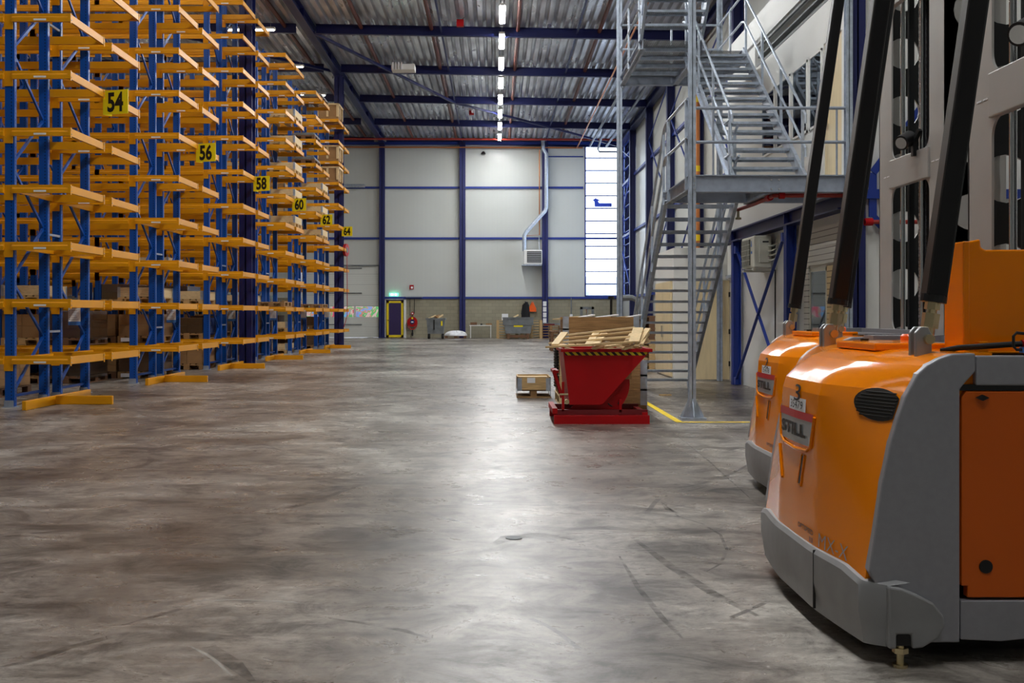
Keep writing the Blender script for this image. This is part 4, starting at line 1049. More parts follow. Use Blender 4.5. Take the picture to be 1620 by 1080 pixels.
# hanging white unit and small red boxes under the roof
t = thing('air_unit', 'white fan unit hanging below the roof left of the lamp row', 'fan unit', (-3.55, 41.0, 10.9))
part('housing', MB().box(-4.0, -3.1, 40.8, 41.4, 10.72, 10.95), 'white', t, True, bevel=0.02)
mb = MB()
for k in range(4): mb.box(-3.95 + k * 0.11, -3.9 + k * 0.11, 40.7, 40.8, 10.7, 10.98)
part('outlet_fins', mb, 'label_white', t, True); part('hanger', MB().box(-3.9, -3.88, 41, 41.02, 10.95, 11.5).box(-3.2, -3.18, 41, 41.02, 10.95, 11.5), 'bolt', t, True)
for i, (px, py, Y) in enumerate(((728, 37, 36.2), (746, 178, 53.5))):
    x, y, z = at(px, py, Y)
    t = thing('sounder_box', ['small red box hanging under the nearer part of the roof', 'small red box hanging under the roof before the end wall'][i], 'alarm', (x, y, z))
    part('box_body', MB().box(-0.12, 0.12, -0.08, 0.08, -0.12, 0.12), 'red_paint', t); part('cord', MB().cyl((0.05, 0, 0.12), (0.15, 0, roof_z(x) - z), 0.01, 6), 'black', t)
solo('wall_camera', MB().lathe([(0.14, 0), (0.1, 0.1), (0.04, 0.16)], 16, (-0.7, 61.2, 10.55)), 'black', 'small black dome camera high on the end wall', 'camera')

# ------------------------------------------------------------------ air conditioner on the office
t = thing('air_conditioner', 'cream outdoor air conditioner unit mounted under the office beam', 'air conditioner', (4.55, 18.4, 2.1))
X0 = 4.36
part('casing', MB().box(X0, 4.66, 17.98, 18.86, 2.14, 2.68), 'ac_white', t, True, bevel=0.02)
g_ = part('fan_grille', MB().box(X0 - 0.015, X0 - 0.002, 18.22, 18.82, 2.19, 2.63), 'ac_grille', t, True)
mb = MB()
for k in range(1, 6): mb.box(X0 - 0.022, X0 - 0.015, 18.22 + k * 0.1 - 0.004, 18.22 + k * 0.1 + 0.004, 2.19, 2.63)
for k in range(1, 5): mb.box(X0 - 0.022, X0 - 0.015, 18.22, 18.82, 2.19 + k * 0.088 - 0.003, 2.19 + k * 0.088 + 0.003)
part('grille_bars', mb, 'ac_white', g_, True)
part('side_cover', MB().box(X0 + 0.09, 4.62, 17.95, 17.985, 2.22, 2.62), 'ac_white', t, True, bevel=0.01)
part('handle_recess', MB().box(X0 + 0.14, X0 + 0.24, 17.94, 17.955, 2.56, 2.585), 'black', t, True)
part('brand_mark', MB().prism([(18.12, 2.5), (18.18, 2.5), (18.15, 2.6)], 'x', X0 - 0.006, X0).box(X0 - 0.006, X0, 18.10, 18.17, 2.38, 2.42), 'label_blue', t, True)
mb = MB()
for z in (2.5, 2.42, 2.34, 2.26): mb.tube([(4.6, 17.96, z), (4.64, 17.86, z), (4.70, 17.86, z + 0.03), (4.72, 17.85, z + 0.12)], 0.014)
part('refrigerant_pipes', mb, 'ac_white', t, True, smooth=True)
part('bracket', MB().box(4.36, 4.74, 18.05, 18.09, 2.09, 2.13).box(4.36, 4.74, 18.75, 18.79, 2.09, 2.13).box(4.7, 4.74, 17.95, 18.85, 2.08, 2.14), 'ac_white', t, True)
part('drain_pipe', MB().cyl((4.7, 17.9, 0.2), (4.7, 17.9, 2.1), 0.012, 6), 'black', t, True)

# ------------------------------------------------------------------ red tipping skip
SY = 13.15
t = thing('tipping_skip', 'red self-tipping skip with black and yellow striped rim, full of wood', 'skip', (1.34, SY + 0.55, 0))
def sx(px): return (px - 784) / 1685 * SY
def sz(py): return CAM_H + (497 - py) / 1685 * SY
ya, yb_ = SY, SY + 1.0
prof = [(sx(891), sz(556)), (sx(901), sz(640)), (sx(952), sz(640)), (sx(1028), sz(556))]
ip = [(sx(891) + 0.012, sz(556)), (sx(901) + 0.012, sz(640) + 0.012), (sx(952) - 0.005, sz(640) + 0.012), (sx(1028) - 0.02, sz(556))]
mb = MB()
mb.prism(prof, 'y', ya, ya + 0.008); mb.prism(prof, 'y', yb_ - 0.008, yb_)
for (a, b2) in ((prof[0], prof[1]), (prof[1], prof[2]), (prof[2], prof[3])):
    mb.add([(a[0], ya, a[1]), (b2[0], ya, b2[1]), (b2[0], yb_, b2[1]), (a[0], yb_, a[1])], [(0, 1, 2, 3)])
bk = part('bucket', mb, 'red_paint', t, True, normals=False)
zr = sz(556)
mb = MB().box(sx(887), sx(1032), ya - 0.03, ya + 0.02, zr - 0.005, zr + 0.035).box(sx(887), sx(1032), yb_ - 0.02, yb_ + 0.03, zr - 0.005, zr + 0.035).box(sx(887), sx(887) + 0.04, ya, yb_, zr - 0.005, zr + 0.035).box(sx(1032) - 0.04, sx(1032), ya, yb_, zr - 0.005, zr + 0.035)
part('rim', mb, 'red_paint', bk, True, bevel=0.004)
part('hazard_stripe', MB().prism([(sx(893.5), sz(555.5)), (sx(894.2), sz(562)), (sx(1021), sz(562)), (sx(1027), sz(555.5))], 'y', ya - 0.003, ya - 0.001), 'hazard', t, True)
cxk, czk, rk = sx(943), sz(607), 0.43
def disc(y0, y1, m_):
    pts = [(cxk + rk * math.cos(a), czk + rk * math.sin(a)) for a in [math.radians(-135 + 160 * k / 24) for k in range(25)]]
    return MB().prism(pts, 'y', y0, y1)
dk = part('rocker_plate', disc(ya + 0.12, ya + 0.135, 0), 'red_paint', t, True); part('rocker_plate', disc(yb_ - 0.1, yb_ - 0.085, 0), 'red_paint', t, True)
mb = MB()
for a0, a1 in ((-40, 10), (-150, -100)):
    mb.tube([(sx(972) + 0.075 * math.cos(math.radians(a)), ya + 0.116, sz(634) + 0.075 * math.sin(math.radians(a))) for a in range(a0, a1 + 1, 10)], 0.009, 6)
part('slots', mb, 'black', dk, True)
mb = MB()
for y in (ya - 0.05, yb_ - 0.02): mb.box(sx(876), sx(1027), y, y + 0.07, sz(671), sz(671) + 0.115)
mb.box(sx(874), sx(882), ya, yb_, 0.12, 0.19).box(sx(1016), sx(1025), ya, yb_, 0.05, 0.14)
part('base_frame', mb, 'red_paint', t, True, bevel=0.004)
part('rail_channel', MB().box(sx(880), sx(1025), ya + 0.02, ya + 0.09, 0.11, 0.17).box(sx(880), sx(1025), yb_ - 0.12, yb_ - 0.05, 0.11, 0.17).box(sx(905), sx(985), ya + 0.09, yb_ - 0.12, 0.04, 0.06), 'red_dark', t, True)
mb = MB().box(sx(889), sx(893), ya + 0.02, ya + 0.05, 0.15, sz(604)).bar((sx(892), ya + 0.06, 0.28), (sx(877), ya + 0.06, 0.66), 0.03, 0.03).bar((sx(892), ya + 0.5, 0.28), (sx(877), ya + 0.5, 0.66), 0.03, 0.03).box(sx(875), sx(884), ya + 0.05, ya + 0.6, 0.62, 0.655).box(sx(980), sx(984), ya + 0.02, ya + 0.06, 0.14, 0.3)
part('release_lever', mb, 'red_paint', t, True)
part('lock_pin', MB().cyl((sx(885), ya + 0.02, 0.36), (sx(899), ya + 0.02, 0.36), 0.012).cyl((sx(897), ya, 0.27), (sx(897), ya + 0.05, 0.27), 0.03), 'brass', t, True)
# broken pallets and boards heaped in the skip
def plank(mb, p, q, w, h, up=None): mb.bar(p, q, w, h, up)
def spt(px, py, y): return at(px, py, y)
t = thing('broken_pallet', 'large broken pallet lying tilted on top of the wood in the skip', 'pallet', (1.15, 13.6, 1.0))
for k, (a, b2) in enumerate((((863, 549), (1000, 541)), ((868, 543), (1002, 532)), ((877, 537), (1008, 524)), ((886, 531), (1004, 518)))):
    y = 13.02 + 0.27 * k
    part('board', MB().bar(spt(a[0], a[1], y), spt(b2[0], b2[1], y), 0.10, 0.022), 'wood_pale' if k % 2 else 'wood', t, True)
for px0, px1 in ((878, 893), (931, 944), (942, 957), (990, 1003)):
    part('cross_board', MB().bar(spt(px0, 545, 13.05), spt(px1, 526, 13.85), 0.09, 0.02), 'wood_pale', t, True)
rw = random.Random(8)
ZR = zr
for k in range(34):
    cx = rw.uniform(1.0, 1.78); cy = rw.uniform(13.25, 14.02); cz = ZR - 0.05 + rw.uniform(-0.05, 0.05) + max(0, cx - 1.45) * 0.45
    a = rw.uniform(0, math.pi); l = rw.uniform(0.28, 0.62); ti = rw.uniform(-0.12, 0.2)
    dx, dy, dz = math.cos(a) * l / 2, math.sin(a) * l / 2 * 0.6, ti * l / 2
    x0 = max(0.9, min(1.88, cx - dx)); x1 = max(0.9, min(1.88, cx + dx))
    solo('loose_board', MB().bar((x0, max(13.18, cy - dy), cz - dz), (x1, min(14.1, cy + dy), cz + dz), rw.uniform(0.05, 0.1), 0.02), WCH := rw.choice(['wood', 'wood_pale', 'wood_pale', 'wood_old']), {'wood': 'golden', 'wood_pale': 'pale', 'wood_old': 'weathered brown'}[WCH] + ' splintered pallet board heaped loosely in the red skip', 'board', 'loose boards in the red skip')
for px0, py0, px1, py1, w in ((1003, 541, 1010, 519, 0.13), (958, 549, 1024, 536, 0.07), (985, 552, 1026, 540, 0.07), (940, 551, 962, 541, 0.06), (1006, 548, 1025, 520, 0.08), (1012, 545, 1022, 528, 0.09)):
    solo('loose_board', MB().bar(spt(px0, py0, 13.1), spt(px1, py1, 13.35), w, 0.025), 'wood_pale', 'pale splintered pallet board sticking up above the rim of the red skip', 'board', 'loose boards in the red skip')
mb = MB()
mb.box(sx(905), sx(1000), SY + 0.05, SY + 0.95, sz(600), zr - 0.09)
o_ = solo('wood_rubble', mb, 'wood_old', kind='stuff'); o_['label'] = 'broken wood scraps filling the red skip below the boards'; o_['category'] = 'wood scraps'

# ------------------------------------------------------------------ crates and pallets around the skip
def hinge_box(cx, cy, L, W, tiers, label, m_='wood', z0=0.0, th=0.19, contents=None, name='pallet_box', inner=True, rz=0):
    """pallet with hinged plank collars; L along x, W along y"""
    t = thing(name, label, 'crate', (cx, cy, z0), rz)
    pm = pallet_mb(L, W); pm.v = [(y, x, z) for x, y, z in pm.v]
    part('pallet', pm, 'wood_old', t)
    for k in range(tiers):
        mb = MB(); z = 0.146 + k * (th + 0.004)
        for a in ((-L / 2, L / 2, -W / 2, -W / 2 + 0.02), (-L / 2, L / 2, W / 2 - 0.02, W / 2), (-L / 2, -L / 2 + 0.02, -W / 2, W / 2), (L / 2 - 0.02, L / 2, -W / 2, W / 2)):
            mb.box(a[0], a[1], a[2], a[3], z, z + th / 2 - 0.002).box(a[0], a[1], a[2], a[3], z + th / 2 + 0.002, z + th)
        c = part('collar', mb, m_, t)
        for s1 in (-1, 1):
            for s2 in (-1, 1):
                x, y = s1 * L / 2, s2 * W / 2; h = MB()
                h.box(min(x, x - s1 * 0.09), max(x, x - s1 * 0.09), min(y, y + s2 * 0.004), max(y, y + s2 * 0.004), z - 0.02, z + th + 0.01)
                h.box(min(x, x + s1 * 0.004), max(x, x + s1 * 0.004), min(y, y - s2 * 0.09), max(y, y - s2 * 0.09), z - 0.02, z + th + 0.01)
                part('corner_hinge', h, 'galv', c)
    return t
hinge_box(1.64, 14.95, 0.8, 1.2, 3, 'wooden pallet box with steel corners standing behind the right end of the skip')
for k in range(6):
    t = thing('wooden_pallet', 'pallet on the stack behind the skip, %s' % ['bottom one', 'second from the bottom', 'third from the bottom', 'third from the top', 'second from the top', 'top one'][k], 'pallet', (1.34 + 0.01 * (k % 2), 16.3, 0.148 * k), 0, 'pallets stacked behind the skip')
    part('pallet_boards', pallet_mb(1.2, 0.8), 'wood' if k % 3 else 'wood_pale', t)
mb = MB()
for k in range(16): z = 0.3 + k * 0.042; mb.tube([(0.55, 14.85 + 0.3 * math.cos(a) * 0.3, z + 0.01 * math.sin(3 * a)) if False else (0.90 - 0.02 * math.sin(a), 15.8 + 0.09 * math.cos(a), z) for a in [math.radians(30 * q) for q in range(12)]], 0.022, 6, closed=True)
solo('coiled_hose', mb, 'black', 'black ribbed hose coil hanging down the side of the pallet stack', 'hose')
t = hinge_box(1.70, 17.6, 1.22, 0.9, 6, 'big brown pallet box filled with scrap wood behind the skip', 'wood_old')
for k in range(9):
    x = 1.15 + 0.13 * k
    solo('scrap_board', MB().bar((x - 0.2, 17.3 + 0.05 * (k % 3), 1.27 + 0.02 * (k % 2)), (x + 0.22, 17.7, 1.29 + 0.025 * (k % 3)), 0.07, 0.02), ['wood_pale', 'wood', 'label_white'][k % 3], ['pale', 'golden', 'white painted'][k % 3] + ' scrap board lying on the big brown pallet box', 'board', 'scrap boards on the big pallet box')
solo('wood_rubble', MB().box(1.12, 2.28, 17.2, 18.0, 0.15, 1.26), 'wood_dark', 'wood scraps inside the big brown pallet box', 'wood scraps', None, 'stuff')
# small crate on the floor, left of the skip
t = thing('small_crate', 'small low wooden crate with steel corners standing on the open floor', 'crate', (0.62, 17.6, 0))
part('crate_base', MB().box(-0.28, 0.28, -0.38, -0.28, 0, 0.02).box(-0.28, 0.28, 0.28, 0.38, 0, 0.02).box(-0.28, 0.28, -0.06, 0.06, 0.0, 0.02).box(-0.05, 0.05, -0.36, 0.36, 0.02, 0.11), 'wood_old', t)
part('crate_bottom', MB().box(-0.24, 0.24, -0.36, 0.36, 0.11, 0.13), 'wood_dark', t)
mb = MB().box(-0.27, 0.27, -0.38, -0.36, 0.13, 0.34).box(-0.27, 0.27, 0.36, 0.38, 0.13, 0.34).box(-0.27, -0.25, -0.38, 0.38, 0.13, 0.34).box(0.25, 0.27, -0.38, 0.38, 0.13, 0.34)
c = part('crate_sides', mb, 'wood', t)
mb = MB()
for s1 in (-1, 1): mb.box(s1 * 0.23 - 0.035, s1 * 0.23 + 0.035, -0.386, -0.38, 0.11, 0.32); mb.box(s1 * 0.27 - 0.004, s1 * 0.27 + 0.004, -0.37, -0.3, 0.02, 0.32); mb.box(s1 * 0.27 - 0.004, s1 * 0.27 + 0.004, 0.3, 0.37, 0.02, 0.32)
part('corner_plate', mb, 'galv', c); part('paper_label', MB().box(-0.11, 0.02, -0.384, -0.381, 0.24, 0.325), 'label_white', c)
part('lid_board', MB().box(-0.24, 0.24, -0.34, 0.34, 0.3, 0.315), 'wood_pale', t)
# brown pallet stack further back, in front of the far wall items
for k in range(5):
    t = thing('wooden_pallet', 'brown pallet on the far low stack behind the skip, %s' % ['bottom one', 'second up', 'middle one', 'fourth up', 'top one'][k], 'pallet', (2.42, 39.5, 0.146 * k), 0, 'brown pallets on the far low stack')
    part('pallet_boards', pallet_mb(1.2, 0.8), 'wood_dark', t)
for k in range(9):
    t = thing('wooden_pallet', 'brown pallet on the tall stack behind the stair foot, %s' % ['bottom one', 'second up', 'third up', 'fourth up', 'middle one', 'fourth from top', 'third from top', 'second from top', 'top one'][k], 'pallet', (3.82 - 0.0, 26.6, 0.146 * k), 0, 'pallets on the tall stack behind the stairs')
    part('pallet_boards', pallet_mb(1.2, 0.8), 'wood_dark' if k > 4 else 'wood', t)
# ------------------------------------------------------------------ things along the end wall
t = thing('exit_sign', 'lit green exit sign above the purple door', 'sign', (-5.85, 61.25, 2.40))
part('sign_case', MB().box(-0.25, 0.25, -0.03, 0.03, 0, 0.17), 'exit_green', t)
part('pictogram', MB().box(-0.17, -0.03, -0.035, -0.031, 0.03, 0.14).box(0.05, 0.17, -0.035, -0.031, 0.04, 0.13), 'exit_white', t)
t = thing('fire_notice', 'small square red fire notice on the end wall above the hose reel', 'sign', (-4.83, 61.34, 2.78))
part('plate', MB().box(-0.12, 0.12, -0.01, 0.0, 0, 0.26), 'red_paint', t); part('symbol', MB().box(-0.05, 0.07, -0.014, -0.011, 0.05, 0.17), 'label_white', t)
solo('shelf_ledge', MB().box(-5.15, -4.2, 61.1, 61.36, 2.33, 2.38), 'galv_dull', 'grey ledge on the rail above the hose reel', 'ledge')
t = thing('fire_hose_reel', 'red fire hose reel on the block wall beside the purple door', 'hose reel', (-4.77, 61.1, 0.55))
part('reel_drum', MB().cyl((0, -0.1, 0.37), (0, 0.12, 0.37), 0.29, 28), 'red_paint', t, smooth=True)
part('bracket', MB().box(-0.06, 0.06, 0.1, 0.255, 0.3, 0.44), 'black', t)
part('reel_hub', MB().cyl((0, -0.14, 0.37), (0, -0.1, 0.37), 0.13, 20), 'steel_blue', t, smooth=True); part('hub_label', MB().box(-0.06, 0.07, -0.145, -0.141, 0.33, 0.39), 'label_white', t)
part('hose', MB().tube([(-0.28, -0.02, 0.3), (-0.25, -0.05, 0.1), (-0.1, -0.06, -0.05), (0.08, -0.06, -0.06), (0.22, -0.04, 0.08), (0.27, -0.02, 0.3)], 0.03, 8), 'hose_red', t, smooth=True)
part('valve', MB().cyl((0, 0.05, -0.45), (0, 0.05, -0.1), 0.03).cyl((0, 0.05, -0.42), (0, 0.05, -0.25), 0.05), 'black', t)
part('notice', MB().box(-0.05, 0.05, -0.13, -0.125, 0.53, 0.62), 'sign_yellow', t)
t = thing('alarm_bell', 'small round red alarm bell above the hose reel', 'bell', (-4.77, 61.25, 1.4))
part('bell_dome', MB().cyl((0, -0.1, 0), (0, 0, 0), 0.09, 16), 'red_paint', t); part('bell_centre', MB().cyl((0, -0.12, 0), (0, -0.1, 0), 0.045, 12), 'label_white', t); part('wire', MB().cyl((0.1, 0.05, 0), (0.1, 0.05, 0.9), 0.015, 6).cyl((-0.15, 0.05, -0.1), (-0.15, 0.05, 0.9), 0.012, 6), 'black', t)

def wheelie(cx, cy):
    t = thing('waste_container', 'grey four-wheeled waste container piled with cardboard at the end wall', 'container', (cx, cy, 0))
    w, d = 0.5, 0.42
    mb = MB().add([(-w * 0.86, -d * 0.86, 0.28), (w * 0.86, -d * 0.86, 0.28), (w * 0.86, d * 0.86, 0.28), (-w * 0.86, d * 0.86, 0.28), (-w, -d, 1.12), (w, -d, 1.12), (w, d, 1.12), (-w, d, 1.12)],
                   [(0, 3, 2, 1), (0, 1, 5, 4), (1, 2, 6, 5), (2, 3, 7, 6), (3, 0, 4, 7)])
    mb.box(-w - 0.02, w + 0.02, -d - 0.02, -d + 0.01, 1.08, 1.14).box(-w - 0.02, w + 0.02, d - 0.01, d + 0.02, 1.08, 1.14).box(-w - 0.05, -w + 0.01, -d, d, 1.05, 1.14).box(w - 0.01, w + 0.05, -d, d, 1.05, 1.14)
    part('tub', mb, 'bin_grey', t)
    part('front_rib', MB().box(-0.12, -0.04, -d - 0.005, -d + 0.06, 0.5, 1.05), 'black', t); part('yellow_label', MB().box(0.3, 0.38, -d - 0.01, -d + 0.03, 0.72, 0.98), 'sign_yellow', t)
    for sx_ in (-1, 1):
        for sy_ in (-1, 1):
            x, y = sx_ * 0.38, sy_ * 0.28
            part('caster', MB().cyl((x - 0.05, y, 0.13), (x + 0.05, y, 0.13), 0.13, 16).box(x - 0.03, x + 0.03, y - 0.04, y + 0.04, 0.16, 0.3), 'rubber', t)
    return t
wheelie(-3.3, 58.9)
rw = random.Random(3)
for k in range(14):
    x, y = -3.3 + rw.uniform(-0.34, 0.34), 58.9 + rw.uniform(-0.25, 0.25); a = rw.uniform(-0.4, 0.4)
    solo('cardboard_piece', MB().bar((x - 0.13, y, 1.12 + rw.uniform(0, 0.12)), (x + 0.13, y + 0.1, 1.2 + rw.uniform(0, 0.14)), 0.22, 0.03), WCH := rw.choice(['carton', 'wood_pale']), {'carton': 'brown', 'wood_pale': 'pale'}[WCH] + ' crumpled cardboard piece in the grey wheeled waste container', 'cardboard', 'cardboard in the waste container')
# white bag on a pallet
t = thing('wooden_pallet', 'low pallet under the white sacks by the end wall', 'pallet', (-2.25, 60.1, 0), math.pi / 2); part('pallet_boards', pallet_mb(1.2, 0.8), 'wood_dark', t)
def bag(u, v):
    a = 2 * math.pi * u; s_ = math.sin(math.pi * v / 2)
    r_ = math.cos(math.pi * v / 2) ** 1.0
    return (-2.25 + 0.62 * r_ * math.cos(a) * (1 + 0.12 * math.sin(3 * a)), 60.1 + 0.42 * r_ * math.sin(a), 0.145 + 0.26 * s_ * (1 + 0.25 * math.sin(2 * a + 1) * (1 - v) + 0.12 * math.sin(5 * a)))
solo('white_sack', MB().grid(bag, 28, 8), 'bag_white', 'slumped white sack lying on the low pallet by the end wall', 'sack', smooth=True)
# table with clutter
t = thing('work_table', 'small white table against the block wall, cluttered on top', 'table', (-0.85, 60.2, 0))
part('table_top', MB().box(-0.62, 0.62, -0.35, 0.35, 0.7, 0.74), 'white', t)
for sx_ in (-0.58, 0.56):
    for sy_ in (-0.3, 0.3): part('leg', MB().box(sx_, sx_ + 0.04, sy_ - 0.02, sy_ + 0.02, 0, 0.7), 'white', t)
solo('cardboard_box', MB().box(-1.42, -1.05, 60.0, 60.35, 0.745, 0.9), 'wood_dark', 'brown box on the left end of the white table', 'box')
solo('toolbox', MB().box(-0.55, -0.2, 60.05, 60.3, 0.745, 0.84), 'wood_old', 'low brown box on the right end of the white table', 'box')
solo('tape_roll', MB().cyl((-0.8, 60.1, 0.745), (-0.8, 60.1, 0.82), 0.06, 14), 'black', 'dark roll in the middle of the white table', 'roll')
# grey dumper bin
t = thing('tipping_bin', 'large grey metal tipping bin on a dark pallet at the end wall', 'bin', (1.23, 58.6, 0))
mb = MB().prism([(-0.68, 0.3), (0.68, 0.3), (0.76, 0.78), (0.83, 0.8), (0.83, 1.18), (-0.83, 1.18), (-0.83, 0.8), (-0.76, 0.78)], 'y', -0.5, 0.5)
part('bin_body', mb, 'bin_grey', t); part('rim', MB().box(-0.85, 0.85, -0.53, -0.5, 0.76, 0.8).box(-0.86, 0.86, -0.53, -0.49, 1.12, 1.19), 'bin_grey', t)
part('yellow_label', MB().box(-0.24, 0.26, -0.505, -0.501, 0.66, 0.75), 'sign_yellow', t)
part('skid', MB().box(-0.6, -0.45, -0.5, 0.5, 0, 0.3).box(0.45, 0.6, -0.5, 0.5, 0, 0.3).box(-0.45, 0.45, -0.45, -0.3, 0.08, 0.22), 'wood_dark', t)
solo('white_carton', MB().box(0.35, 0.7, 59.3, 59.6, 1.0, 1.38), 'label_white', 'white carton on the pallet stack left behind the grey tipping bin', 'box')
solo('wood_offcut', MB().bar((1.0, 58.5, 1.19), (1.25, 58.6, 1.32), 0.12, 0.06), 'wood_pale', 'pale wood offcut on top of the grey tipping bin', 'offcut')
# pallet stacks beside the bin
def pstack(cx, cy, n_, words, m_='wood', rz=0.0):
    for k in range(n_):
        pos = 'bottom one' if k == 0 else ('top one' if k == n_ - 1 else '%s from the bottom' % ['', 'second', 'third', 'fourth', 'fifth', 'sixth', 'seventh'][k])
        t = thing('wooden_pallet', 'pallet on the stack %s, %s' % (words, pos), 'pallet', (cx, cy, 0.146 * k), rz, 'pallets stacked ' + words); part('pallet_boards', pallet_mb(1.2, 0.8), m_, t)
pstack(0.65, 59.6, 7, 'left behind the grey tipping bin', 'wood', math.pi / 2); pstack(2.0, 59.7, 7, 'right behind the grey tipping bin', 'wood', math.pi / 2); pstack(3.1, 59.9, 5, 'beside the blue column with papers', 'wood_old', math.pi / 2)
solo('grey_tray', MB().box(2.6, 3.6, 59.6, 60.1, 0.735, 0.86), 'bin_grey', 'grey tray on the pallet stack beside the papers', 'tray')
solo('red_tray', MB().box(2.7, 3.3, 59.5, 59.58, 0.735, 0.82), 'red_dark', 'dark red tray on the pallet stack beside the papers', 'tray')
solo('sack_item', MB().box(1.75, 2.05, 59.4, 59.7, 1.03, 1.14), 'label_white', 'small white carton on the pallet stack right of the grey bin', 'box').name = 'small_carton'
# clothes on the wall
def coat(u, v):
    a = 2 * math.pi * u; w = 0.10 + 0.13 * math.sin(min(1, v * 1.5) * math.pi / 2) + 0.03 * math.sin(4 * a)
    return (1.73 + w * math.cos(a), 61.2 + 0.09 * math.sin(a), 2.02 - 0.9 * v + 0.05 * (1 - v) * math.cos(a))
t = thing('hanging_jacket', 'black jacket hanging on the block wall', 'jacket', (1.73, 61.25, 1.1))
part('hook', MB().cyl((1.73, 61.15, 2.08), (1.73, 61.36, 2.08), 0.015, 8), 'bolt', t, True)
part('jacket_body', MB().grid(coat, 20, 10).cyl((1.73, 61.2, 1.95), (1.73, 61.2, 2.1), 0.05, 10), 'cloth_black', t, True, smooth=True); part('sleeve', MB().cyl((1.6, 61.18, 1.9), (1.52, 61.18, 1.35), 0.06, 10).cyl((1.86, 61.18, 1.9), (1.92, 61.18, 1.35), 0.06, 10), 'cloth_black', t, True)
t = thing('safety_vest', 'orange safety vest hanging beside the black jacket', 'vest', (2.1, 61.25, 1.5))
def vest(u, v):
    a = 2 * math.pi * u; w = 0.06 + 0.16 * min(1, v * 1.6); return (2.12 + w * math.cos(a), 61.22 + 0.06 * math.sin(a), 2.0 - 0.5 * v)
part('vest_body', MB().grid(vest, 16, 8), 'vest', t, True, smooth=True); part('loop', MB().tube([(2.05, 61.22, 1.98), (2.12, 61.22, 2.08), (2.19, 61.22, 1.98)], 0.02), 'vest', t, True)
for k in range(4):
    solo('paper_notice', MB().box(2.72, 2.92, 61.06, 61.069, 0.86 + 0.32 * k, 1.13 + 0.32 * k), 'label_white', 'sheet of paper on the blue column, %s of four' % ['lowest', 'second lowest', 'second highest', 'highest'][k], 'paper', 'papers taped to the blue column')
t = thing('wall_socket', 'small white socket with conduit on the block wall', 'socket', (4.35, 61.3, 1.2)); part('socket_box', MB().box(-0.08, 0.08, -0.04, 0.0, 0, 0.16), 'label_white', t); part('conduit', MB().cyl((0, -0.02, 0.16), (0, -0.02, 1.1), 0.03, 8), 'bin_grey', t)
# stacker truck mast near the end wall
t = thing('stacker_mast', 'grey pallet stacker with a short mast at the end wall', 'stacker', (4.9, 57.5, 0))
part('mast', MB().box(-0.33, -0.2, -0.1, 0.1, 0, 1.75).box(0.28, 0.41, -0.1, 0.1, 0, 1.75).box(-0.33, 0.41, -0.1, 0.1, 1.62, 1.75), 'bin_grey', t)
part('lift_cylinder', MB().cyl((0.04, 0, 0.1), (0.04, 0, 1.62), 0.05), 'chrome', t); part('body', MB().box(-0.33, 0.41, 0.12, 0.7, 0.08, 0.9), 'red_dark', t); part('fork', MB().box(-0.3, -0.15, -1.1, -0.1, 0.06, 0.12).box(0.22, 0.37, -1.1, -0.1, 0.06, 0.12), 'black', t)
# dark strapping arch behind the stair foot
t = thing('wrapping_machine', 'dark pallet wrapping machine with an arm, beyond the big pallet box', 'machine', (3.2, 27.0, 0))
p0 = at(967, 470, 24); mb = MB().cyl((p0[0], 24, 0), (p0[0], 24, p0[2]), 0.03, 10).cyl((p0[0], 24, p0[2] - 0.05), (p0[0], 24, p0[2] + 0.02), 0.07, 10)
part('black_pole', mb, 'black', t, True)
pts = [at(985, 471, 27), at(1000, 471, 27), at(1008, 475, 27), at(1011, 486, 27), at(1012, 505, 27)]
part('arm', MB().tube(pts, 0.07, 8), 'bin_grey', t, True)
part('base', MB().box(2.9, 3.15, 23.9, 26.9, 0, 0.12) if False else MB().box(p0[0] - 0.2, p0[0] + 0.2, 23.8, 24.2, 0, 0.06).box(pts[-1][0] - 0.15, pts[-1][0] + 0.15, 26.8, 27.2, 0, pts[-1][2]), 'black', t, True)
# parked chair-like orange item seen between the racks near sign 58
x, y = -7.4, 30.0

# ------------------------------------------------------------------ the two order-picking trucks
def lerp_tab(tab, h):
    if h <= tab[0][0]: return tab[0][1]
    for (a, b2), (c, d) in zip(tab, tab[1:]):
        if h <= c: return b2 + (d - b2) * (h - a) / (c - a)
    return tab[-1][1]
CT = [(0.33, 0.026), (0.5, 0.028), (0.64, 0.030), (0.87, 0.034), (1.0, 0.040), (1.05, 0.055), (1.105, 0.115), (1.15, 0.185), (1.18, 0.27), (1.197, 0.36), (1.2, 0.42)]
ET = [(0.33, 0.085), (0.5, 0.11), (0.7, 0.14), (0.856, 0.172), (0.95, 0.20), (1.03, 0.228), (1.12, 0.278), (1.155, 0.315), (1.18, 0.36), (1.197, 0.41), (1.2, 0.44)]
HW = 0.76
def surf(y, h):
    c, e = lerp_tab(CT, h), lerp_tab(ET, h); q = abs(y) / HW
    if q < 0.375: k = 0.06 * (q / 0.375)
    else: k = 0.06 + 0.94 * ((q - 0.375) / 0.625) ** 1.12
    return c + (e - c) * k
def on_surf(y, h, off):
    """truck-space point just outside the hood skin"""
    d = 0.003
    n_ = Vector((-1, (surf(y + d, h) - surf(y - d, h)) / (2 * d), (surf(y, h + d) - surf(y, h - d)) / (2 * d))).normalized()
    return (surf(y, h) + n_.x * off, y + n_.y * off, h + n_.z * off)
def patch_grid(y0, y1, h0, h1, off, ny=10, nh=6, cut=None):
    mb = MB()
    def fn(u, v):
        h = h0 + (h1 - h0) * v
        a, b2 = (y0, y1) if cut is None else cut(v)
        return on_surf(a + (b2 - a) * u, h, off)
    return mb.grid(fn, ny, nh)
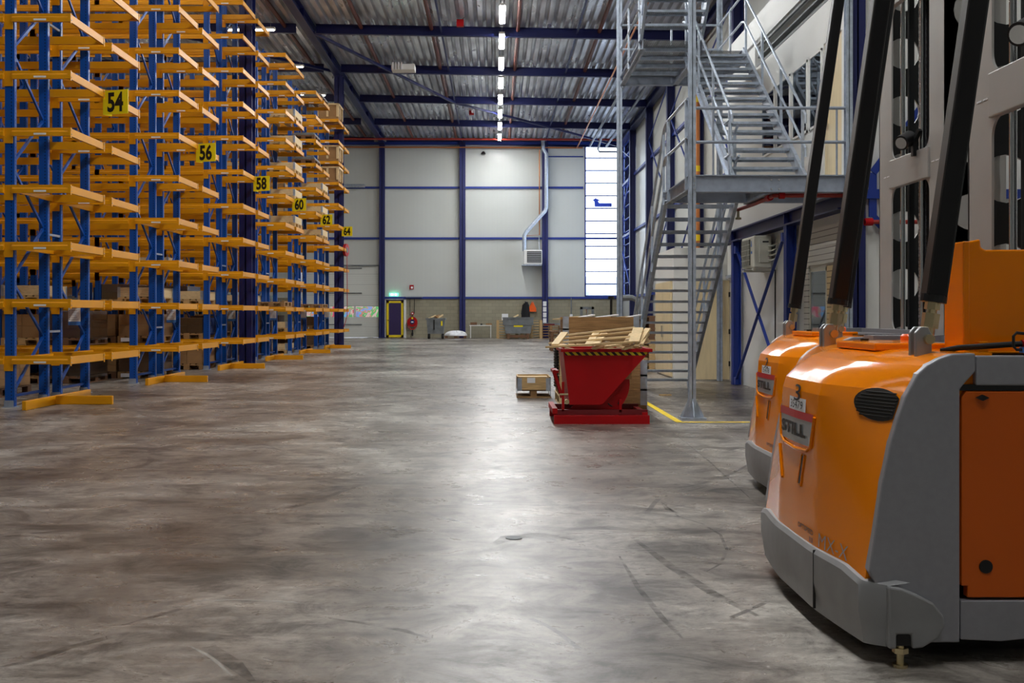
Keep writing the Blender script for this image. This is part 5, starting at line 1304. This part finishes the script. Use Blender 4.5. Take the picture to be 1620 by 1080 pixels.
def text_surf(mb, s, size, yc, hc, off=0.004, sx=1.0, weight=0.0):
    """size: letter height, sx: width of the whole word"""
    vs, fs = text2d(s, 0.1, 1.0, weight)
    w_ = max(v[0] for v in vs) * 2; h_ = max(v[1] for v in vs) * 2
    vs = [(x * sx / w_, y * size / h_) for x, y in vs]
    return mb.add([on_surf(yc - x, hc + z, off) for x, z in vs], fs)
def make_truck(loc, number, serial, label, raised):
    t = thing('order_picker_truck', label, 'truck', loc, 0, 'parked orange warehouse trucks')
    # hood skin
    hs = [0.31, 0.5, 0.64, 0.76, 0.87, 0.92, 0.97, 1.0, 1.05, 1.075, 1.105, 1.13, 1.15, 1.165, 1.18, 1.19, 1.197, 1.2]
    ys = [HW * k / 16 for k in range(-16, 17)]
    mb = MB(); n_ = len(hs)
    vs = [(surf(y, h), y, h) for y in ys for h in hs]
    # flat top running back
    fs = [(i * n_ + j, (i + 1) * n_ + j, (i + 1) * n_ + j + 1, i * n_ + j + 1) for i in range(len(ys) - 1) for j in range(n_ - 1)]
    mb.add(vs, fs)
    m0 = len(mb.v); mb.v += [(0.58, y, 1.2) for y in ys]
    mb.f += [(i * n_ + n_ - 1, (i + 1) * n_ + n_ - 1, m0 + i + 1, m0 + i) for i in range(len(ys) - 1)]
    # side returns of the hood
    for s_, i in ((-1, 0), (1, len(ys) - 1)):
        m1 = len(mb.v); mb.v += [(0.58, s_ * HW, h) for h in hs]
        mb.f += [(i * n_ + j, m1 + j, m1 + j + 1, i * n_ + j + 1) for j in range(n_ - 1)]
    hood = part('hood', mb, 'truck_orange', t, smooth=True, sharp=0.19)
    # crease strips on the skin
    mb = MB()
    # raised centre cover on top with its black trim
    cov = part('hood_cover', MB().prism([(0.30, -0.26), (0.62, -0.30), (0.62, 0.30), (0.30, 0.26)], 'z', 1.19, 1.225), 'truck_orange', hood, bevel=0.008)
    part('cover_latch', MB().cyl((0.40, 0.15, 1.225), (0.40, 0.15, 1.235), 0.02, 12), 'black', cov)
    part('top_vents', MB().box(0.58, 0.95, -0.45, 0.45, 1.17, 1.205), 'black', t)
    mb = MB()
    for k in range(6): mb.box(0.63 + k * 0.05, 0.65 + k * 0.05, -0.4, 0.4, 1.205, 1.212)
    part('vent_slats', mb, 'truck_grey', t)
    # number, serial, badge, slots, lettering
    part('fleet_number', text_surf(MB(), number, 0.074, 0.0, 0.99, 0.004, 0.10, 0.0), 'ink', hood, normals=False)
    part('serial_plate', patch_grid(-0.13, 0.13, 0.908, 0.968, 0.003), 'label_white', hood)
    part('serial_number', text_surf(MB(), serial, 0.036, 0.0, 0.937, 0.006, 0.19, 0.0), 'ink', hood, normals=False)
    taper = lambda a, b2: (lambda v: (a * (0.86 + 0.14 * v), b2 * (0.86 + 0.14 * v)))
    part('badge_plate', patch_grid(0.275, -0.245, 0.765, 0.885, 0.005, 12, 5, taper(0.275, -0.245)), 'plate_silver', hood)
    part('badge_stripe', patch_grid(0.28, -0.25, 0.875, 0.91, 0.007), 'label_red', hood)
    part('badge_lettering', text_surf(MB(), 'STILL', 0.058, 0.04, 0.824, 0.009, 0.40, 0.004), 'ink', hood, normals=False)
    part('badge_rim', MB().tube([on_surf(a, b2, 0.004) for a, b2 in ((0.29, 0.9), (0.26, 0.77), (0.2, 0.745), (0.0, 0.735), (-0.17, 0.745), (-0.22, 0.765), (-0.26, 0.9))], 0.008, 8), 'truck_orange', hood, smooth=True)
    sl = MB(); yy = [(-0.13, 0.72), (-0.07, 0.58)]
    part('air_slot', MB().grid(lambda u, v: on_surf(-0.10 + 0.05 * (1 - v) - (u * 0.032), 0.585 + 0.13 * v, 0.003), 3, 6), 'black', hood)
    part('air_slot_rim', MB().tube([on_surf(a, b2, 0.002) for a, b2 in ((-0.045, 0.585), (-0.095, 0.72), (-0.135, 0.72), (-0.085, 0.575))], 0.005, 6, closed=True), 'truck_orange', hood, smooth=True)
    part('air_slot_rim', MB().tube([on_surf(a, b2, 0.002) for a, b2 in ((0.30, 0.72), (0.27, 0.66), (0.235, 0.575), (0.225, 0.57))], 0.007, 8), 'truck_orange', hood, smooth=True)
    mb = MB(); text_surf(mb, 'OPTISPEED', 0.022, -0.17, 0.400, 0.004, 0.22, 0.0015); text_surf(mb, '3.3', 0.022, -0.25, 0.366, 0.004, 0.05, 0.0015)
    part('small_lettering', mb, 'ink', hood, normals=False)
    part('model_lettering', text_surf(MB(), 'MX-X', 0.058, -0.475, 0.385, 0.004, 0.27, -0.001), 'plate_silver', hood, normals=False)
    # oval side vents
    for s_ in (1, -1):
        def ov(u, v, s_=s_):
            r_ = v; a = 2 * math.pi * u
            y = -0.655 + 0.135 * r_ * math.cos(a); h = 0.99 + 0.062 * r_ * math.sin(a) + 0.012 * r_ * math.cos(a)
            y = max(y, -HW + 0.002); return on_surf(s_ * y, h, 0.004)
        v_ = part('side_vent', MB().grid(ov, 28, 5), 'black', hood, smooth=True)
        mb = MB()
        for k in range(8):
            h = 0.945 + k * 0.013
            wv = 0.12 * math.sqrt(max(0.05, 1 - ((h - 0.99) / 0.062) ** 2))
            mb.tube([on_surf(s_ * max(-HW + 0.01, -0.655 + q * wv), h, 0.006) for q in (-1, -0.5, 0, 0.5, 1)], 0.003, 5)
        part('vent_slat', mb, 'rubber', v_)
    # grey side wings next to the hood
    for s_ in (-1, 1):
        e = [(lerp_tab(ET, h), h) for h in (0.36, 0.5, 0.7, 0.856, 0.95, 1.03, 1.08, 1.12, 1.155, 1.18, 1.197)]
        pts = [(x + 0.0, h) for x, h in e] + [(0.50, 1.2), (0.50, 1.13), (0.46, 1.085), (0.44, 1.06), (0.44, 0.085), (0.2, 0.085), (0.12, 0.3)]
        y0, y1 = sorted((s_ * (HW - 0.02), s_ * (HW + 0.035)))
        part('side_wing', MB().prism(pts, 'y', y0, y1), 'truck_grey', t, bevel=0.006)
        y0, y1 = sorted((s_ * (HW - 0.03), s_ * (HW + 0.03)))
        part('upper_rail', MB().box(0.505, 2.6, y0, y1, 1.075, 1.19), 'truck_grey', t, bevel=0.006)
        part('seal_strip', MB().box(0.44, 2.6, s_ * HW - 0.02, s_ * HW + 0.02, 1.055, 1.078), 'black', t)
        d = part('side_door', MB().prism([(0.452, 0.30), (0.452, 1.03), (0.47, 1.052), (2.6, 1.052), (2.6, 0.255), (0.475, 0.255), (0.475, 0.30)], 'y', *sorted((s_ * (HW - 0.02), s_ * (HW + 0.022)))), 'truck_orange_shaded', t, bevel=0.004)
        yk = s_ * (HW + 0.022)
        part('door_latch', MB().prism([(0.505, 1.028), (0.53, 1.040), (0.555, 1.028), (0.53, 1.016)], 'y', *sorted((yk, yk + s_ * 0.012))), 'black', d)
        part('round_lock', MB().cyl((0.545, yk, 0.375), (0.545, yk + s_ * 0.004, 0.375), 0.026, 20), 'black', d)
        part('side_skirt', MB().prism([(0.445, 0.095), (0.445, 0.245), (2.6, 0.245), (2.6, 0.16), (0.95, 0.16), (0.85, 0.135), (0.72, 0.10), (0.6, 0.088)], 'y', *sorted((s_ * (HW - 0.03), s_ * (HW + 0.03)))), 'truck_grey', t, bevel=0.004)
    # bumper skirt wrapped round the end
    def bx(y): # outer line of the bumper in plan
        q = abs(y)
        if q <= 0.25: return 0.008
        if q <= 0.76: return 0.008 + 0.052 * ((q - 0.25) / 0.51) ** 1.3
        return 0.06 + 0.09 * (min(q - 0.76, 0.06) / 0.06) ** 1.4
    ysb = sorted([s_ * v_ for s_ in (-1, 1) for v_ in (0.03, 0.15, 0.25, 0.33, 0.4, 0.47, 0.54, 0.61, 0.68, 0.73, 0.76, 0.775, 0.79, 0.805, 0.82)])
    mb = MB(); nb = len(ysb); rows = []
    for y in ysb:
        q = abs(y); x = bx(y)
        top = 0.345 if q < 0.6 else 0.345 - 0.035 * ((q - 0.6) / 0.22)
        low = 0.075 if q > 0.22 else 0.075
        if q < 0.45: low = 0.075
        yy_ = y
        rows.append([(x + 0.09, yy_, top + 0.012), (x + 0.012, yy_, top), (x, yy_, top - 0.02), (x, yy_, 0.2), (x + 0.012, yy_, low + 0.06), (x + 0.02, yy_, low), (x + 0.1, yy_, low)])
    k_ = len(rows[0]); mb.add([p for r_ in rows for p in r_], [(i * k_ + j, (i + 1) * k_ + j, (i + 1) * k_ + j + 1, i * k_ + j + 1) for i in range(nb - 1) for j in range(k_ - 1)])
    # rounded end lobes
    bump = part('bumper', mb, 'bumper_grey', t, smooth=True, sharp=0.5)
    for s_ in (-1, 1):
        pr = [(0.0, 0.312), (0.05, 0.305), (0.11, 0.28), (0.17, 0.25), (0.21, 0.2), (0.215, 0.16), (0.19, 0.115), (0.13, 0.08), (0.09, 0.075), (0.085, 0.13), (0.03, 0.13), (0.03, 0.075), (0.0, 0.075)]
        xb = bx(0.82)
        part('bumper_end', MB().prism([(xb + a - 0.002, b2) for a, b2 in pr], 'y', *sorted((s_ * 0.76, s_ * 0.845))), 'bumper_grey', bump, bevel=0.008)
        part('jack_recess', MB().box(xb + 0.03, xb + 0.085, *sorted((s_ * 0.77, s_ * 0.835)), 0.085, 0.13), 'black', bump)
        part('levelling_foot', MB().cyl((xb + 0.05, s_ * 0.82, 0.0), (xb + 0.05, s_ * 0.82, 0.012), 0.028, 14).cyl((xb + 0.05, s_ * 0.82, 0.0), (xb + 0.05, s_ * 0.82, 0.1), 0.014, 10).cyl((xb + 0.05, s_ * 0.82, 0.055), (xb + 0.05, s_ * 0.82, 0.075), 0.03, 6), 'brass', t)
    part('bumper_seam', MB().box(bx(0.33) - 0.002, bx(0.33) + 0.01, -0.335, -0.33, 0.09, 0.34), 'ink', bump)
    # chassis core and wheels
    part('chassis', MB().box(0.25, 2.6, -0.55, 0.55, 0.12, 0.95).box(0.5, 2.6, -0.7, 0.7, 0.12, 1.15), 'black', t)
    for x, y in ((0.75, 0), (2.3, 0.55), (2.3, -0.55)): part('wheel', MB().cyl((x, y - 0.08, 0.17), (x, y + 0.08, 0.17), 0.17, 24), 'rubber', t)
    part('inner_wall', MB().box(0.95, 1.0, -0.7, 0.7, 1.15, 1.24).box(0.6, 1.0, 0.6, 0.74, 1.15, 1.24), 'truck_grey', t)
    part('rear_deck', MB().box(1.0, 2.6, -0.74, 0.74, 1.1, 1.18), 'truck_grey', t)
    part('warning_beacon', MB().lathe([(0.05, 0), (0.05, 0.045), (0.04, 0.055)], 20, (0.66, 0.25, 1.2)), 'beacon', t, smooth=True)
    # mast: front frame plates with rounded windows, crossbars, rods, chains
    MX = 1.1; ZT = 7.6
    for s_ in (-1, 1):
        yo, yi = s_ * 0.62, s_ * 0.36
        ya_, yb2 = min(yo, yi), max(yo, yi)
        part('mast_upright', MB().box(MX, MX + 0.012, ya_, yb2, 0.9, ZT).box(MX, MX + 0.16, min(yo, yo - s_ * 0.012), max(yo, yo - s_ * 0.012), 0.9, ZT), 'mast_grey', t)
        part('lift_rod', MB().cyl((MX + 0.03, s_ * 0.185 + 0.02, 0.95), (MX + 0.03, s_ * 0.185 + 0.02, ZT), 0.018, 12), 'chrome', t, smooth=True)
        # corner gussets that round the windows off
        mb = MB()
        for zb, zt in ((1.22, 2.32), (2.54, 3.72), (3.94, 5.1)):
            for zc, sg in ((zb, 1), (zt, -1)):
                r_ = 0.1; arc = [(yi - s_ * r_ + s_ * r_ * math.cos(a), zc + sg * r_ - sg * r_ * math.sin(a)) for a in [math.radians(9 * q) for q in range(11)]]
                mb.prism([(yi, zc)] + arc, 'x', MX, MX + 0.012)
        part('window_corner', mb, 'mast_grey', t)
    for zb, zt in ((2.32, 2.54), (3.72, 3.94), (5.1, 5.3), (0.9, 1.22)):
        c = part('crossbar', MB().box(MX - 0.015, MX + 0.03, -0.37, 0.37, zb, zt), 'mast_grey', t, bevel=0.006)
        part('white_marks', MB().box(MX - 0.016, MX - 0.0155, -0.60, -0.57, zb + 0.1, zb + 0.106).box(MX - 0.002, MX - 0.0005, 0.4, 0.45, zb + 0.1, zb + 0.108).box(MX - 0.002, MX - 0.0005, 0.47, 0.52, zb + 0.1, zb + 0.108).box(MX - 0.002, MX - 0.0005, -0.45, -0.4, zb + 0.1, zb + 0.108).box(MX - 0.002, MX - 0.0005, -0.52, -0.47, zb + 0.1, zb + 0.108).box(MX - 0.002, MX - 0.0005, -0.59, -0.54, zb + 0.1, zb + 0.108), 'label_white', c)
    # cheeks running along the truck, pierced by round-ended openings
    def cheek(y0, y1, x0, x1, m_, nm, par=None):
        mb = MB(); z = 0.9; pitch = 0.46; N = 16; cx = (x0 + x1) / 2 - 0.03
        while z < ZT - pitch:
            zc = z + pitch / 2
            ring = [(cx + 0.125 * math.cos(2 * math.pi * q / N), zc + 0.135 * (math.sin(2 * math.pi * q / N)) * (1.0 if abs(math.sin(2 * math.pi * q / N)) < 0.8 else 0.93)) for q in range(N)]
            def edge(q):
                a = 2 * math.pi * q / N; c_, s_ = math.cos(a), math.sin(a)
                hx = (x1 - cx) if c_ > 0 else (cx - x0); k = min(hx / max(abs(c_), 1e-6), (pitch / 2) / max(abs(s_), 1e-6)); return (cx + c_ * k, zc + s_ * k)
            corner = {2: (x1, z + pitch), 6: (x0, z + pitch), 10: (x0, z), 14: (x1, z)}
            out = [corner.get(q, edge(q)) for q in range(N)]
            for q in range(N):
                p = [ring[q], out[q], out[(q + 1) % N], ring[(q + 1) % N]]
                mb.prism(p, 'y', y0, y1)
            z += pitch
        return part(nm, mb, m_, par or t)
    for s_ in (-1, 1):
        c = cheek(*sorted((s_ * 0.605, s_ * 0.62)), MX + 0.012, MX + 0.42, 'mast_grey', 'mast_cheek')
        cheek(*sorted((s_ * 0.597, s_ * 0.605)), MX + 0.012, MX + 0.42, 'black', 'cheek_shade', c)  # black sheet added to paint the unlit inner face of the cheek
    part('inner_mast', MB().box(MX + 0.08, MX + 0.4, -0.34, -0.30, 0.9, ZT).box(MX + 0.08, MX + 0.10, -0.34, -0.06, 0.9, ZT).box(MX + 0.06, MX + 0.08, -0.07, -0.05, 0.9, ZT), 'black', t)
    part('inner_mast', MB().box(MX + 0.06, MX + 0.1, 0.16, 0.19, 0.9, ZT), 'black', t)
    # chains
    for y in (-0.03, -0.12):
        mb = MB(); z = 1.2; k = 0
        while z < 5.2: mb.box(MX + 0.06, MX + 0.075, y - (0.012 if k % 2 else 0.007), y + (0.012 if k % 2 else 0.007), z, z + 0.022); z += 0.025; k += 1
        part('lift_chain', mb, 'brushed', t)
    # work light
    lx, ly, lz = MX - 0.03, -0.12, 2.62
    w_ = part('work_light', MB().cyl((lx - 0.10, ly - 0.06, lz - 0.03), (lx - 0.01, ly + 0.01, lz + 0.02), 0.055, 20), 'black', t, smooth=True)
    part('lens', MB().cyl((lx - 0.103, ly - 0.0625, lz - 0.0315), (lx - 0.10, ly - 0.06, lz - 0.03), 0.042, 20), 'chrome', w_)
    part('light_bracket', MB().box(lx - 0.01, lx + 0.03, ly - 0.05, ly - 0.01, lz - 0.12, lz + 0.02).bar((lx, ly - 0.03, lz - 0.02), (lx + 0.02, ly - 0.1, lz + 0.06), 0.03, 0.03), 'black', w_)
    # mast struts
    for s_ in (-0.6, 0.6):
        part('strut_bracket', MB().prism([(0.335, 1.18), (0.335, 1.275), (0.355, 1.3), (0.385, 1.3), (0.40, 1.27), (0.40, 1.18)], 'y', s_ - 0.03, s_ - 0.005).prism([(0.335, 1.18), (0.335, 1.275), (0.355, 1.3), (0.385, 1.3), (0.40, 1.27), (0.40, 1.18)], 'y', s_ + 0.03, s_ + 0.05), 'brushed', t, bevel=0.004)
        p0 = Vector((0.395, s_, 1.255)); d = Vector((0.142, 0, 1.0)).normalized()
        mb = MB().cyl((0.385, s_ - 0.05, 1.25), (0.385, s_ + 0.06, 1.25), 0.02, 14).cyl(p0, p0 + d * 0.05, 0.022, 12).cyl(p0 + d * 0.04, p0 + d * 0.10, 0.034, 6).cyl(p0 + d * 0.10, p0 + d * 0.14, 0.02, 12).cyl(p0 + d * 0.115, p0 + d * 0.15, 0.03, 6)
        part('strut_joint', mb, 'brass', t, smooth=True, sharp=0.5)
        part('mast_strut', MB().bar(p0 + d * 0.165, p0 + d * 4.6, 0.085, 0.085), 'black_tube', t, bevel=0.012)
        part('strut_collar', MB().cyl(p0 + d * 0.145, p0 + d * 0.175, 0.052, 16), 'black', t)
    if raised:
        # tall orange rear panel of the driver station
        mb = MB().prism([(0.575, 1.19), (0.575, 1.645), (0.645, 1.66), (0.648, 1.625), (0.668, 1.615), (2.3, 1.63), (2.3, 1.19)], 'y', -0.52, -0.49)
        pn = part('station_panel', mb, 'truck_orange', t, bevel=0.008)
        part('panel_edge', MB().prism([(0.575, 1.19), (0.575, 1.645), (0.63, 1.655), (0.64, 1.19)], 'y', -0.57, -0.50) if False else MB().box(0.570, 0.60, -0.525, -0.34, 1.19, 1.65), 'truck_orange', pn, bevel=0.006)
        part('panel_foot', MB().box(0.62, 0.66, -0.56, -0.52, 1.19, 1.24).box(0.62, 2.3, -0.56, -0.52, 1.19, 1.2), 'truck_orange', pn, bevel=0.004)
        # battery cable and plug
        b_ = part('battery_cable', MB().tube([(0.47, -0.55, 1.20), (0.52, -0.60, 1.215), (0.58, -0.66, 1.222), (0.68, -0.71, 1.232), (0.8, -0.73, 1.238), (0.9, -0.73, 1.235)], 0.012, 10), 'rubber', t, smooth=True)
        part('red_sleeve', MB().cyl((0.715, -0.72, 1.235), (0.755, -0.72, 1.238), 0.015, 10), 'red_paint', b_); part('blue_sleeve', MB().box(0.70, 0.735, -0.76, -0.73, 1.2, 1.222), 'label_blue', b_)
        pl = part('battery_plug', MB().box(0.75, 0.84, -0.765, -0.69, 1.205, 1.255).box(0.84, 0.90, -0.76, -0.70, 1.215, 1.25).cyl((0.83, -0.745, 1.238), (0.93, -0.745, 1.238), 0.014, 10).cyl((0.83, -0.715, 1.222), (0.93, -0.715, 1.222), 0.014, 10).box(0.77, 0.79, -0.77, -0.70, 1.19, 1.21).box(0.84, 0.86, -0.77, -0.70, 1.19, 1.21), 'black', b_, bevel=0.004)
        part('plug_handle', MB().tube([(0.76, -0.75, 1.212), (0.68, -0.75, 1.212), (0.668, -0.75, 1.225), (0.668, -0.75, 1.265), (0.68, -0.75, 1.278), (0.76, -0.75, 1.27), (0.79, -0.75, 1.262)], 0.006, 8), 'black', pl, smooth=True)
        part('plug_screws', MB().cyl((0.795, -0.770, 1.248), (0.795, -0.765, 1.248), 0.008, 10).cyl((0.835, -0.770, 1.25), (0.835, -0.765, 1.25), 0.008, 10).cyl((0.835, -0.770, 1.213), (0.835, -0.765, 1.213), 0.008, 10), 'bolt', pl)
        part('latch_plate', MB().box(1.1, 2.3, -0.70, -0.60, 1.19, 1.197), 'truck_orange', t)
    return t
make_truck((1.35, 4.9, 0), '3', '35479', 'nearest orange warehouse truck with number 3, grey bumper and black mast struts', True)
make_truck((1.97, 7.9, 0), '2', '35478', 'orange warehouse truck with number 2, parked behind truck 3', False)

# small debris on the floor
solo('wood_offcut', MB().bar((2.72, 17.7, 0.012), (2.92, 17.7, 0.012), 0.06, 0.02), 'wood', 'small wood offcut lying on the floor near the stair foot', 'offcut')
